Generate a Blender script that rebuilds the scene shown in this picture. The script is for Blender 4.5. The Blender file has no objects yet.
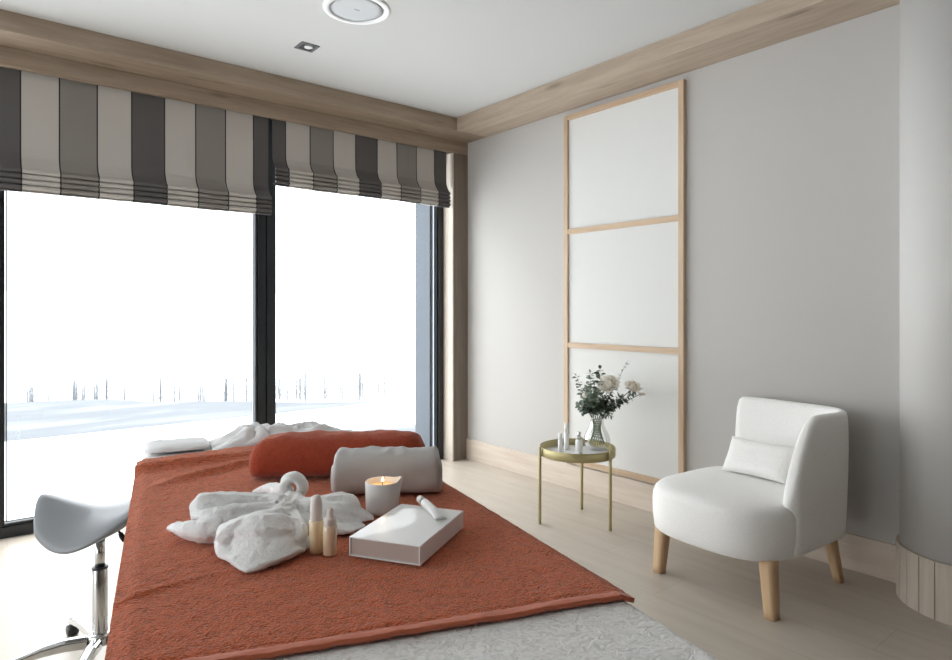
import bpy, bmesh, math, random
from mathutils import Vector, Matrix, noise
R = random.Random(7)
S = bpy.context.scene
COL = S.collection
PI = math.pi

# ------------------------------------------------------------------ render look
S.view_settings.view_transform = 'Standard'
S.view_settings.look = 'None'
S.view_settings.gamma = 1.0
S.view_settings.use_curve_mapping = False
S.view_settings.exposure = 0.14

# ------------------------------------------------------------------ camera (24 mm, level, small vertical shift)
F_PX, YAW, CY, H = 643.2752, 0.685, 309.87, 1.2
cam = bpy.data.cameras.new('camera')
cam.sensor_width = 36.0
cam.lens = F_PX / 952 * 36.0
cam.shift_y = (CY - 330.0) / 952.0
cam.clip_start = 0.05
cam.clip_end = 1000
co = bpy.data.objects.new('camera', cam)
COL.objects.link(co)
co.location = (0, 0, H)
co.rotation_euler = (PI / 2, 0, -YAW)
S.camera = co

# ------------------------------------------------------------------ materials
def new_mat(name):
    m = bpy.data.materials.new(name)
    m.use_nodes = True
    nt = m.node_tree
    b = nt.nodes['Principled BSDF']
    return m, nt, b

def N(nt, typ, **kw):
    n = nt.nodes.new(typ)
    for k, v in kw.items():
        if k.startswith('i_'):
            n.inputs[k[2:].replace('_', ' ')].default_value = v
        else:
            setattr(n, k, v)
    return n

def ramp(nt, stops):
    r = nt.nodes.new('ShaderNodeValToRGB')
    e = r.color_ramp.elements
    while len(e) > 1:
        e.remove(e[-1])
    e[0].position = stops[0][0]
    e[0].color = (*stops[0][1], 1)
    for p, c in stops[1:]:
        x = e.new(p)
        x.color = (*c, 1)
    return r

def coords(nt, scale=(1, 1, 1), rot=(0, 0, 0), loc=(0, 0, 0)):
    tc = nt.nodes.new('ShaderNodeTexCoord')
    mp = nt.nodes.new('ShaderNodeMapping')
    mp.inputs['Scale'].default_value = scale
    mp.inputs['Rotation'].default_value = rot
    mp.inputs['Location'].default_value = loc
    nt.links.new(tc.outputs['Object'], mp.inputs['Vector'])
    return mp.outputs['Vector']

def plain(name, col, rough=0.5, metal=0.0, var=0.0, vscale=8.0, bump=0.0, bscale=60.0, sheen=0.0, spec=None,
          stretch=(1, 1, 1), bdist=0.004, sheen_tint=None, coat=0.0):
    m, nt, b = new_mat(name)
    b.inputs['Roughness'].default_value = rough
    b.inputs['Metallic'].default_value = metal
    b.inputs['Base Color'].default_value = (*col, 1)
    if spec is not None:
        b.inputs['Specular IOR Level'].default_value = spec
    if sheen:
        b.inputs['Sheen Weight'].default_value = sheen
        b.inputs['Sheen Roughness'].default_value = 0.45
        if sheen_tint:
            b.inputs['Sheen Tint'].default_value = (*sheen_tint, 1)
    if coat:
        b.inputs['Coat Weight'].default_value = coat
    v = coords(nt, stretch)
    if var:
        n = N(nt, 'ShaderNodeTexNoise', i_Scale=vscale, i_Detail=4.0)
        nt.links.new(v, n.inputs['Vector'])
        r = ramp(nt, [(0.3, tuple(c * (1 - var) for c in col)), (0.7, tuple(min(1, c * (1 + var)) for c in col))])
        nt.links.new(n.outputs['Fac'], r.inputs['Fac'])
        nt.links.new(r.outputs['Color'], b.inputs['Base Color'])
    if bump:
        n = N(nt, 'ShaderNodeTexNoise', i_Scale=bscale, i_Detail=3.0)
        nt.links.new(v, n.inputs['Vector'])
        bp = N(nt, 'ShaderNodeBump', i_Strength=bump, i_Distance=bdist)
        nt.links.new(n.outputs['Fac'], bp.inputs['Height'])
        nt.links.new(bp.outputs['Normal'], b.inputs['Normal'])
    return m

def wood(name, dark, light, axis='x', rough=0.55, scale=1.0, knots=0.0):
    m, nt, b = new_mat(name)
    b.inputs['Roughness'].default_value = rough
    sc = {'x': (1.2, 16, 16), 'y': (16, 1.2, 16), 'z': (16, 16, 1.2)}[axis]
    v = coords(nt, tuple(s * scale for s in sc))
    n = N(nt, 'ShaderNodeTexNoise', i_Scale=1.6, i_Detail=6.0, i_Roughness=0.62, i_Distortion=0.6)
    nt.links.new(v, n.inputs['Vector'])
    r = ramp(nt, [(0.28, dark), (0.72, light)])
    nt.links.new(n.outputs['Fac'], r.inputs['Fac'])
    out = r.outputs['Color']
    if knots:
        ks = {'x': (1.1, 4.5, 4.5), 'y': (4.5, 1.1, 4.5), 'z': (4.5, 4.5, 1.1)}[axis]
        kv = coords(nt, tuple(s * 1.5 for s in ks))
        vo = N(nt, 'ShaderNodeTexVoronoi', i_Scale=1.0)
        nt.links.new(kv, vo.inputs['Vector'])
        kr = ramp(nt, [(0.03, (1 - knots,) * 3), (0.16, (1, 1, 1))])
        nt.links.new(vo.outputs['Distance'], kr.inputs['Fac'])
        mx = N(nt, 'ShaderNodeMix', data_type='RGBA', blend_type='MULTIPLY')
        mx.inputs['Factor'].default_value = 1.0
        nt.links.new(out, mx.inputs['A'])
        nt.links.new(kr.outputs['Color'], mx.inputs['B'])
        out = mx.outputs['Result']
    nt.links.new(out, b.inputs['Base Color'])
    bp = N(nt, 'ShaderNodeBump', i_Strength=0.15, i_Distance=0.002)
    nt.links.new(n.outputs['Fac'], bp.inputs['Height'])
    nt.links.new(bp.outputs['Normal'], b.inputs['Normal'])
    return m

def thin_glass(name, tint=(1, 1, 1), refl=1.0):
    m, nt, b = new_mat(name)
    nt.nodes.remove(b)
    o = nt.nodes['Material Output']
    t = N(nt, 'ShaderNodeBsdfTransparent')
    t.inputs['Color'].default_value = (*tint, 1)
    g = N(nt, 'ShaderNodeBsdfGlossy', i_Roughness=0.02)
    fr = N(nt, 'ShaderNodeFresnel', i_IOR=1.45)
    mu = N(nt, 'ShaderNodeMath', operation='MULTIPLY')
    mu.inputs[1].default_value = refl
    mx = N(nt, 'ShaderNodeMixShader')
    nt.links.new(fr.outputs[0], mu.inputs[0])
    nt.links.new(mu.outputs[0], mx.inputs[0])
    nt.links.new(t.outputs[0], mx.inputs[1])
    nt.links.new(g.outputs[0], mx.inputs[2])
    nt.links.new(mx.outputs[0], o.inputs['Surface'])
    return m

def terry(name, col, pile=0.9, scale=330.0, sheen=0.6, tint=None, big=0.1):
    m, nt, b = new_mat(name)
    b.inputs['Roughness'].default_value = 0.95
    b.inputs['Specular IOR Level'].default_value = 0.1
    b.inputs['Sheen Weight'].default_value = sheen
    b.inputs['Sheen Roughness'].default_value = 0.4
    if tint:
        b.inputs['Sheen Tint'].default_value = (*tint, 1)
    v = coords(nt)
    n1 = N(nt, 'ShaderNodeTexNoise', i_Scale=scale, i_Detail=2.0)
    n2 = N(nt, 'ShaderNodeTexNoise', i_Scale=scale * 0.32, i_Detail=5.0, i_Distortion=0.8)
    for n in (n1, n2):
        nt.links.new(v, n.inputs['Vector'])
    ad = N(nt, 'ShaderNodeMath', operation='ADD')
    nt.links.new(n1.outputs['Fac'], ad.inputs[0])
    nt.links.new(n2.outputs['Fac'], ad.inputs[1])
    r = ramp(nt, [(0.75 / 2, tuple(c * (1 - big * 2.2) for c in col)), (1.0 / 2, col), (1.3 / 2, tuple(min(1, c * (1 + big)) for c in col))])
    hf = N(nt, 'ShaderNodeMath', operation='MULTIPLY')
    hf.inputs[1].default_value = 0.5
    nt.links.new(ad.outputs[0], hf.inputs[0])
    nt.links.new(hf.outputs[0], r.inputs['Fac'])
    nt.links.new(r.outputs['Color'], b.inputs['Base Color'])
    bp = N(nt, 'ShaderNodeBump', i_Strength=pile, i_Distance=0.006)
    nt.links.new(ad.outputs[0], bp.inputs['Height'])
    nt.links.new(bp.outputs['Normal'], b.inputs['Normal'])
    return m

M = {}
M['wall'] = plain('wall_fabric_white', (0.51, 0.488, 0.463), 0.85, bump=0.25, bscale=7.0, stretch=(40, 40, 1.2), bdist=0.0012, spec=0.2)
M['plaster'] = plain('ceiling_white', (0.60, 0.595, 0.585), 0.9, spec=0.2)
M['column'] = plain('column_plaster', (0.60, 0.58, 0.555), 0.8, bump=0.1, bscale=30, bdist=0.001)
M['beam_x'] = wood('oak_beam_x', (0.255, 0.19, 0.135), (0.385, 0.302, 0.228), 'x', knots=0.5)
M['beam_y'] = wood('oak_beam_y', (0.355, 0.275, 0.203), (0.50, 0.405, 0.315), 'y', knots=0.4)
M['beam_z_shaded'] = wood('oak_shaded_z', (0.15, 0.115, 0.088), (0.21, 0.168, 0.132), 'z')  # pier is the same oak; its backlit shade is put into the colour
M['dark_wood'] = wood('added_dark_cladding', (0.09, 0.06, 0.04), (0.17, 0.12, 0.085), 'z')  # dark cladding added out of view to cut the fill light
M['reveal'] = wood('reveal_oak_pale', (0.56, 0.48, 0.40), (0.68, 0.61, 0.53), 'z')
M['skirt'] = wood('skirting_limed_oak', (0.54, 0.44, 0.36), (0.68, 0.59, 0.50), 'y', knots=0.15)
M['skirt_z'] = wood('cladding_limed_oak', (0.50, 0.42, 0.34), (0.63, 0.55, 0.46), 'z')
M['oak_y'] = wood('panel_oak_y', (0.46, 0.32, 0.20), (0.62, 0.46, 0.32), 'y')
M['oak_z'] = wood('panel_oak_z', (0.46, 0.32, 0.20), (0.62, 0.46, 0.32), 'z')
M['leg'] = wood('chair_leg_beech', (0.52, 0.33, 0.18), (0.66, 0.46, 0.28), 'z')
M['panel_white'] = plain('panel_white_cloth', (0.70, 0.69, 0.665), 0.85, spec=0.2, bump=0.1, bscale=250, bdist=0.0008)
M['frame_black'] = plain('window_frame_black', (0.012, 0.014, 0.017), 0.35)
M['bead'] = plain('glazing_bead_grey', (0.35, 0.37, 0.40), 0.4, metal=0.3)
M['glass'] = thin_glass('window_glass', (0.97, 0.98, 0.98), 0.6)
M['vase_glass'] = thin_glass('vase_glass', (0.965, 0.975, 0.975), 0.9)
M['st_light'] = plain('blind_cream', (0.49, 0.455, 0.42), 0.9, bump=0.2, bscale=500, bdist=0.0006)
M['st_mid'] = plain('blind_taupe', (0.235, 0.215, 0.195), 0.9, bump=0.2, bscale=500, bdist=0.0006)
M['st_dark'] = plain('blind_charcoal', (0.10, 0.092, 0.091), 0.9, bump=0.2, bscale=500, bdist=0.0006)
M['st_line'] = plain('blind_black_line', (0.018, 0.017, 0.018), 0.9)
M['orange'] = terry('terry_rust', (0.58, 0.125, 0.048), 1.0, 260, 0.6, (1.0, 0.70, 0.58), 0.18)
M['orange_smooth'] = terry('velour_rust', (0.36, 0.068, 0.034), 0.4, 300, 0.5, (1.0, 0.6, 0.5), 0.08)
M['orange_hem'] = plain('towel_hem_rust', (0.55, 0.14, 0.065), 0.85, bump=0.3, bscale=400, bdist=0.0008, sheen=0.3)
M['white_terry'] = terry('terry_white', (0.88, 0.875, 0.865), 0.35, 330, 0.3, None, 0.03)
M['linen'] = plain('linen_light_grey', (0.55, 0.535, 0.52), 0.9, bump=0.35, bscale=18, bdist=0.006, spec=0.15)
M['cotton'] = plain('cotton_white', (0.80, 0.80, 0.80), 0.9, bump=0.3, bscale=14, bdist=0.004, spec=0.15)
M['pad_white'] = plain('vinyl_white', (0.75, 0.75, 0.75), 0.5)
M['boucle'] = plain('boucle_white', (0.89, 0.872, 0.845), 0.95, var=0.03, vscale=160, bump=0.6, bscale=170, sheen=0.2, spec=0.1, bdist=0.003)
M['brass'] = plain('tray_olive_brass', (0.42, 0.36, 0.185), 0.42, metal=0.55)
M['mirror'] = plain('tray_plate_pale', (0.82, 0.82, 0.82), 0.12)
M['chrome'] = plain('chrome', (0.62, 0.62, 0.62), 0.12, metal=1.0)
M['black'] = plain('black_plastic', (0.012, 0.012, 0.013), 0.4)
M['vinyl_grey'] = plain('stool_vinyl_grey', (0.23, 0.24, 0.255), 0.36, bump=0.05, bscale=200, bdist=0.0006)
M['ceramic'] = plain('ceramic_white_matt', (0.78, 0.76, 0.735), 0.45, spec=0.35)
M['white_plastic'] = plain('white_plastic', (0.88, 0.875, 0.865), 0.35)
M['cap_beige'] = plain('dropper_rubber_beige', (0.80, 0.73, 0.68), 0.6)
M['cap_silver'] = plain('cap_silver', (0.6, 0.6, 0.58), 0.25, metal=0.8)
M['dark_green'] = plain('tube_dark_ring', (0.03, 0.05, 0.04), 0.4)
M['box_white'] = plain('box_white_card', (0.88, 0.875, 0.865), 0.35, coat=0.3)
M['box_page'] = plain('box_side_beige', (0.55, 0.47, 0.42), 0.6)
M['leaf'] = plain('eucalyptus_leaf', (0.115, 0.155, 0.105), 0.6, var=0.35, vscale=30)
M['leaf_pale'] = plain('eucalyptus_leaf_pale', (0.25, 0.30, 0.235), 0.6, var=0.3, vscale=30)
M['stem'] = plain('stem_green', (0.10, 0.14, 0.06), 0.6)
M['petal'] = plain('rose_petal_cream', (0.93, 0.88, 0.81), 0.7, sheen=0.2, var=0.05, vscale=40)
def make_petal():
    m, nt, b = new_mat('rose_petal_translucent')
    b.inputs['Base Color'].default_value = (0.93, 0.89, 0.82, 1)
    b.inputs['Roughness'].default_value = 0.75
    tr_ = N(nt, 'ShaderNodeBsdfTranslucent')
    tr_.inputs['Color'].default_value = (0.95, 0.92, 0.84, 1)
    mx = N(nt, 'ShaderNodeMixShader')
    mx.inputs[0].default_value = 0.4
    o = nt.nodes['Material Output']
    nt.links.new(b.outputs[0], mx.inputs[1])
    nt.links.new(tr_.outputs[0], mx.inputs[2])
    nt.links.new(mx.outputs[0], o.inputs['Surface'])
    return m
M['petal'] = make_petal()
M['speaker_white'] = plain('speaker_rim_white', (0.86, 0.86, 0.86), 0.4)
M['grille'] = plain('speaker_grille_grey', (0.55, 0.56, 0.57), 0.6, bump=0.5, bscale=400, bdist=0.001)
M['lamp_grey'] = plain('downlight_grey', (0.10, 0.10, 0.10), 0.5)
M['lamp_dark'] = plain('downlight_recess', (0.02, 0.02, 0.02), 0.6)
M['ext_wall'] = plain('exterior_render_grey', (0.10, 0.112, 0.128), 0.9)
M['bark'] = plain('frosted_bark', (0.11, 0.115, 0.125), 0.9, var=0.2, vscale=3)
def make_ice():
    m, nt, b = new_mat('lake_ice_snow_blown')
    b.inputs['Roughness'].default_value = 0.95
    b.inputs['Specular IOR Level'].default_value = 0.05
    v = coords(nt, (0.10, 0.32, 1), (0, 0, 0.5))
    n = N(nt, 'ShaderNodeTexNoise', i_Scale=1.0, i_Detail=7.0, i_Roughness=0.6, i_Distortion=0.4)
    nt.links.new(v, n.inputs['Vector'])
    r = ramp(nt, [(0.30, (0.098, 0.104, 0.112)), (0.50, (0.112, 0.118, 0.126)), (0.66, (0.16, 0.165, 0.17))])
    nt.links.new(n.outputs['Fac'], r.inputs['Fac'])
    nt.links.new(r.outputs['Color'], b.inputs['Base Color'])
    return m
M['ice'] = make_ice()

def make_liquid(name, col):
    m, nt, b = new_mat(name)
    b.inputs['Base Color'].default_value = (*col, 1)
    b.inputs['Roughness'].default_value = 0.08
    b.inputs['Subsurface Weight'].default_value = 0.0
    b.inputs['Coat Weight'].default_value = 0.6
    return m
M['serum'] = make_liquid('serum_amber', (0.86, 0.70, 0.44))
M['serum_pale'] = make_liquid('serum_pale', (0.84, 0.71, 0.50))

def make_wax():
    m, nt, b = new_mat('candle_wax_glow')
    b.inputs['Base Color'].default_value = (0.85, 0.62, 0.36, 1)
    b.inputs['Roughness'].default_value = 0.4
    b.inputs['Emission Color'].default_value = (1.0, 0.55, 0.2, 1)
    b.inputs['Emission Strength'].default_value = 0.35  # warm emission stands in for flame light in the wax
    return m
M['wax'] = make_wax()
def make_flame():
    m, nt, b = new_mat('candle_flame')
    b.inputs['Base Color'].default_value = (1, 0.8, 0.5, 1)
    b.inputs['Emission Color'].default_value = (1.0, 0.78, 0.45, 1)
    b.inputs['Emission Strength'].default_value = 6.0
    return m
M['flame'] = make_flame()

def make_floor():
    m, nt, b = new_mat('floor_plank_tiles')
    b.inputs['Roughness'].default_value = 0.36
    b.inputs['Specular IOR Level'].default_value = 0.5
    v = coords(nt, (1, 1, 1), (0, 0, -PI / 2), (0.0, 0.0, 0.0))
    br = nt.nodes.new('ShaderNodeTexBrick')
    br.offset = 0.37
    br.offset_frequency = 2
    br.inputs['Scale'].default_value = 1.0
    br.inputs['Brick Width'].default_value = 1.2
    br.inputs['Row Height'].default_value = 0.2298
    br.inputs['Mortar Size'].default_value = 0.0016
    br.inputs['Mortar Smooth'].default_value = 0.1
    br.inputs['Color1'].default_value = (0.50, 0.44, 0.37, 1)
    br.inputs['Color2'].default_value = (0.515, 0.455, 0.385, 1)
    br.inputs['Mortar'].default_value = (0.40, 0.35, 0.295, 1)
    # shift so that a joint falls on x = 0.225
    mp = [n for n in nt.nodes if n.type == 'MAPPING'][0]
    mp.vector_type = 'POINT'
    mp.inputs['Location'].default_value = (0.33, 0.225, 0)
    nt.links.new(v, br.inputs['Vector'])
    v2 = coords(nt, (9, 1.0, 1))
    n = N(nt, 'ShaderNodeTexNoise', i_Scale=2.2, i_Detail=5.0)
    nt.links.new(v2, n.inputs['Vector'])
    r = ramp(nt, [(0.3, (0.93, 0.92, 0.91)), (0.7, (1.05, 1.05, 1.05))])
    nt.links.new(n.outputs['Fac'], r.inputs['Fac'])
    mx = N(nt, 'ShaderNodeMix', data_type='RGBA', blend_type='MULTIPLY')
    mx.inputs['Factor'].default_value = 1.0
    nt.links.new(br.outputs['Color'], mx.inputs['A'])
    nt.links.new(r.outputs['Color'], mx.inputs['B'])
    nt.links.new(mx.outputs['Result'], b.inputs['Base Color'])
    return m
M['floor'] = make_floor()

def make_snow():
    m, nt, b = new_mat('snow')
    b.inputs['Roughness'].default_value = 0.9
    b.inputs['Specular IOR Level'].default_value = 0.1
    v = coords(nt)
    n = N(nt, 'ShaderNodeTexNoise', i_Scale=0.7, i_Detail=8.0)
    nt.links.new(v, n.inputs['Vector'])
    r = ramp(nt, [(0.35, (0.74, 0.77, 0.80)), (0.6, (0.86, 0.87, 0.88))])
    nt.links.new(n.outputs['Fac'], r.inputs['Fac'])
    nt.links.new(r.outputs['Color'], b.inputs['Base Color'])
    bp = N(nt, 'ShaderNodeBump', i_Strength=0.5, i_Distance=0.15)
    nt.links.new(n.outputs['Fac'], bp.inputs['Height'])
    nt.links.new(bp.outputs['Normal'], b.inputs['Normal'])
    return m
M['snow'] = make_snow()

def make_sheet():
    m, nt, b = new_mat('matelasse_sheet')
    b.inputs['Roughness'].default_value = 0.95
    b.inputs['Specular IOR Level'].default_value = 0.1
    b.inputs['Sheen Weight'].default_value = 0.15
    v = coords(nt, (1, 1.6, 1))
    n = N(nt, 'ShaderNodeTexNoise', i_Scale=55.0, i_Detail=3.0, i_Distortion=1.6)
    nt.links.new(v, n.inputs['Vector'])
    r = ramp(nt, [(0.38, (0.76, 0.74, 0.715)), (0.56, (0.90, 0.885, 0.865))])
    nt.links.new(n.outputs['Fac'], r.inputs['Fac'])
    nt.links.new(r.outputs['Color'], b.inputs['Base Color'])
    bp = N(nt, 'ShaderNodeBump', i_Strength=0.7, i_Distance=0.006)
    nt.links.new(n.outputs['Fac'], bp.inputs['Height'])
    nt.links.new(bp.outputs['Normal'], b.inputs['Normal'])
    return m
M['sheet'] = make_sheet()

# ------------------------------------------------------------------ mesh helpers
class MB:
    """collects shapes into one mesh"""
    def __init__(self):
        self.v, self.f, self.mi = [], [], []
    def add(self, vs, fs, mi=0):
        b = len(self.v)
        self.v += [tuple(p) for p in vs]
        self.f += [tuple(b + i for i in f) for f in fs]
        self.mi += [mi] * len(fs)
    def box(self, lo, hi, mi=0):
        x0, y0, z0 = lo
        x1, y1, z1 = hi
        self.add([(x0, y0, z0), (x1, y0, z0), (x1, y1, z0), (x0, y1, z0), (x0, y0, z1), (x1, y0, z1), (x1, y1, z1), (x0, y1, z1)],
                 [(0, 3, 2, 1), (4, 5, 6, 7), (0, 1, 5, 4), (1, 2, 6, 5), (2, 3, 7, 6), (3, 0, 4, 7)], mi)
    def rings(self, rings, cap0=True, cap1=True, closed=True, mi=0):
        n = len(rings[0])
        vs = [p for r in rings for p in r]
        fs = []
        for i in range(len(rings) - 1):
            for j in range(n if closed else n - 1):
                k = (j + 1) % n
                fs.append((i * n + j, i * n + k, (i + 1) * n + k, (i + 1) * n + j))
        if cap0:
            fs.append(tuple(reversed(range(n))))
        if cap1:
            fs.append(tuple((len(rings) - 1) * n + j for j in range(n)))
        self.add(vs, fs, mi)
    def lathe(self, prof, c=(0, 0, 0), n=32, mi=0, cap0=True, cap1=True, sx=1.0, sy=1.0):
        self.rings([[(c[0] + r * sx * math.cos(2 * PI * j / n), c[1] + r * sy * math.sin(2 * PI * j / n), c[2] + z) for j in range(n)]
                    for r, z in prof], cap0, cap1, True, mi)
    def tube(self, pts, rad, n=10, mi=0, caps=True):
        pts = [Vector(p) for p in pts]
        if not hasattr(rad, '__len__'):
            rad = [rad] * len(pts)
        up = Vector((0, 0, 1))
        rings = []
        t0 = (pts[1] - pts[0]).normalized()
        a = t0.cross(up)
        if a.length < 1e-3:
            a = t0.cross(Vector((1, 0, 0)))
        a.normalize()
        for i, p in enumerate(pts):
            t = (pts[min(i + 1, len(pts) - 1)] - pts[max(i - 1, 0)]).normalized()
            a = (a - t * a.dot(t)).normalized()
            b = t.cross(a)
            r = rad[i]
            rings.append([p + a * r * math.cos(2 * PI * j / n) + b * r * math.sin(2 * PI * j / n) for j in range(n)])
        self.rings(rings, caps, caps, True, mi)
    def grid(self, fn, nu, nv, mi=0):
        vs = [fn(i / nu, j / nv) for j in range(nv + 1) for i in range(nu + 1)]
        fs = [(j * (nu + 1) + i, j * (nu + 1) + i + 1, (j + 1) * (nu + 1) + i + 1, (j + 1) * (nu + 1) + i) for j in range(nv) for i in range(nu)]
        self.add(vs, fs, mi)
    def build(self, name, mats, parent=None, smooth=True, bevel=0.0, segs=2, loc=None, rot=None):
        me = bpy.data.meshes.new(name)
        me.from_pydata(self.v, [], self.f)
        bm = bmesh.new()
        bm.from_mesh(me)
        bmesh.ops.recalc_face_normals(bm, faces=bm.faces)
        bm.to_mesh(me)
        bm.free()
        if not isinstance(mats, (list, tuple)):
            mats = [mats]
        for m in mats:
            me.materials.append(m)
        me.polygons.foreach_set('material_index', self.mi)
        me.polygons.foreach_set('use_smooth', [smooth] * len(me.polygons))
        me.update()
        o = bpy.data.objects.new(name, me)
        COL.objects.link(o)
        if parent is not None:
            o.parent = parent
        if loc is not None:
            o.location = loc
        if rot is not None:
            o.rotation_euler = rot
        if bevel:
            md = o.modifiers.new('bevel', 'BEVEL')
            md.width = bevel
            md.segments = segs
            md.limit_method = 'ANGLE'
            md.angle_limit = math.radians(35)
            if smooth:
                md.harden_normals = False
        return o

def box_obj(name, lo, hi, mat, parent=None, bevel=0.0):
    b = MB()
    b.box(lo, hi)
    return b.build(name, mat, parent, smooth=False, bevel=bevel)

def struct(o):
    o['kind'] = 'structure'
    return o

def thing(name, label, cat, loc=(0, 0, 0), rz=0.0, group=None):
    o = bpy.data.objects.new(name, None)
    o.empty_display_size = 0.1
    COL.objects.link(o)
    o.location = loc
    o.rotation_euler = (0, 0, rz)
    o['label'] = label
    o['category'] = cat
    if group:
        o['group'] = group
    return o

def tag(o, label, cat, group=None, kind=None):
    o['label'] = label
    o['category'] = cat
    if group:
        o['group'] = group
    if kind:
        o['kind'] = kind
    return o

def subsurf(o, lv=2):
    md = o.modifiers.new('subdivision', 'SUBSURF')
    md.levels = lv
    md.render_levels = lv
    return o

def smooth_step(a, b, x):
    t = max(0.0, min(1.0, (x - a) / (b - a)))
    return t * t * (3 - 2 * t)

def nz(x, y, z=0.0):
    return noise.noise(Vector((x, y, z)))

# ------------------------------------------------------------------ room shell (metres)
XW, YW = 3.23, 4.059           # right wall, window wall
XL, YB = -2.9, -2.4            # walls outside the frame
HC, HB, HL = 2.6415, 2.5424, 2.4445
PX, PY = 0.291, 0.232
XR, YF = 3.078, 4.19           # window reveal, window frame face

struct(box_obj('floor', (XL, YB, -0.1), (XW, 4.27, 0.0), M['floor']))
struct(box_obj('ceiling', (XL - 0.2, YB - 0.2, HC), (XW + 0.2, 4.5, HC + 0.2), M['plaster']))
struct(box_obj('wall_right', (XW, YB, -0.1), (XW + 0.2, 4.5, HC), M['wall']))
# left wall (outside the frame) with an unseen window added for fill light
b = MB()
b.box((XL - 0.2, YB, -0.1), (XL, 0.8, HC))
b.box((XL - 0.2, 3.0, -0.1), (XL, 4.5, HC))
b.box((XL - 0.2, 0.8, 2.45), (XL, 3.0, HC))
b.box((XL - 0.2, 0.8, -0.1), (XL, 3.0, 0.0))
struct(b.build('wall_left', M['wall'], smooth=False))
struct(box_obj('wall_back', (XL, YB - 0.2, -0.1), (XW, YB, HC), M['dark_wood']))  # unseen back wall, given dark cladding to reduce bounce
# window wall: pier to the right of the glazing, header above it
struct(box_obj('wall_window', (XR + 0.012, YW, -0.1), (XW, 4.5, HC), M['beam_z_shaded']))
struct(box_obj('trim_1', (XR, YW + 0.001, 0.0), (XR + 0.012, YF + 0.07, HL - 0.0005), M['reveal']))
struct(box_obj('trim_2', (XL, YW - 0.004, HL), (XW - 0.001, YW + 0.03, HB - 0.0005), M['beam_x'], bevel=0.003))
b = MB()
b.box((XL, YW + 0.03, 2.50), (XR, 4.45, HC))
struct(b.build('wall_header', M['plaster'], smooth=False))
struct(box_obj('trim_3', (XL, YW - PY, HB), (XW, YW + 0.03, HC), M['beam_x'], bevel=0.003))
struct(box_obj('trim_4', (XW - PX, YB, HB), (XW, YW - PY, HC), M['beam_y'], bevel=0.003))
struct(box_obj('baseboard_right', (XW - 0.014, YB, 0.0), (XW, YW, 0.1646), M['skirt'], bevel=0.002))
# outside pier of the facade beside the right pane
struct(box_obj('wall_exterior', (3.0, 4.265, -1.3), (4.6, 4.47, 3.2), M['ext_wall']))
struct(box_obj('trim_5', (XL - 0.5, 4.262, -1.3), (3.0, 4.5, -0.03), M['ext_wall']))

# curved column at the right, clad with planks at its foot
CC, CR = (3.205, 0.742), 0.25
b = MB()
b.lathe([(CR, 0.0), (CR, HC)], (CC[0], CC[1], 0), 72)
struct(b.build('column', M['column']))
b = MB()
n = 26
for k in range(n):
    a0, a1 = 2 * PI * k / n + 0.006, 2 * PI * (k + 1) / n - 0.006
    r0, r1 = CR + 0.001, CR + 0.013
    rr = []
    for (r, zt) in ((r0, 0), (r1, 0), (r1, 0.226), (r0, 0.226)):
        rr.append((r, zt))
    seg = 4
    rings = []
    for s in range(seg + 1):
        a = a0 + (a1 - a0) * s / seg
        rings.append([(CC[0] + r * math.cos(a), CC[1] + r * math.sin(a), z) for r, z in rr])
    b.rings(rings)
struct(b.build('baseboard_column', M['skirt_z'], smooth=False))

# windows: four fixed units side by side, two of them in the picture
def window(idx, x0, x1):
    fw, y0, y1, zt, zb = 0.066, YF, YF + 0.07, 2.50, 0.0
    b = MB()
    b.box((x0, y0, zb), (x0 + fw, y1, zt))
    b.box((x1 - fw, y0, zb), (x1, y1, zt))
    b.box((x0 + fw, y0, zb), (x1 - fw, y1, 0.072))
    b.box((x0 + fw, y0, zt - 0.07), (x1 - fw, y1, zt))
    # outer step of the profile
    s = 0.014
    b.box((x0 + 0.004, y0 - 0.012, 0.0), (x0 + fw - s, y0, zt))
    b.box((x1 - fw + s, y0 - 0.012, 0.0), (x1 - 0.004, y0, zt))
    b.box((x0 + fw - s, y0 - 0.012, 0.0), (x1 - fw + s, y0, 0.058))
    root = b.build('window_%d' % idx, M['frame_black'], smooth=False)
    struct(root)
    b = MB()
    t = 0.007
    X0, X1, Z0, Z1, ya, yb = x0 + fw, x1 - fw, 0.072, zt - 0.07, y0 + 0.018, y0 + 0.03
    b.box((X0 + 0.004, ya, Z0 + 0.004), (X0 + 0.004 + t, yb, Z1))
    b.box((X1 - 0.004 - t, ya, Z0 + 0.004), (X1 - 0.004, yb, Z1))
    b.box((X0 + 0.004 + t, ya, Z0 + 0.004), (X1 - 0.004 - t, yb, Z0 + 0.004 + t))
    b.build('glazing_bead', M['bead'], root, smooth=False)
    b = MB()
    b.add([(X0, y0 + 0.036, Z0), (X1, y0 + 0.036, Z0), (X1, y0 + 0.036, Z1), (X0, y0 + 0.036, Z1)], [(0, 1, 2, 3)])
    b.build('pane', M['glass'], root, smooth=False)
window(1, 0.155, 1.62)
window(2, 1.62, XR)
window(3, -1.31, 0.155)
window(4, -2.775, -1.31)
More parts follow.
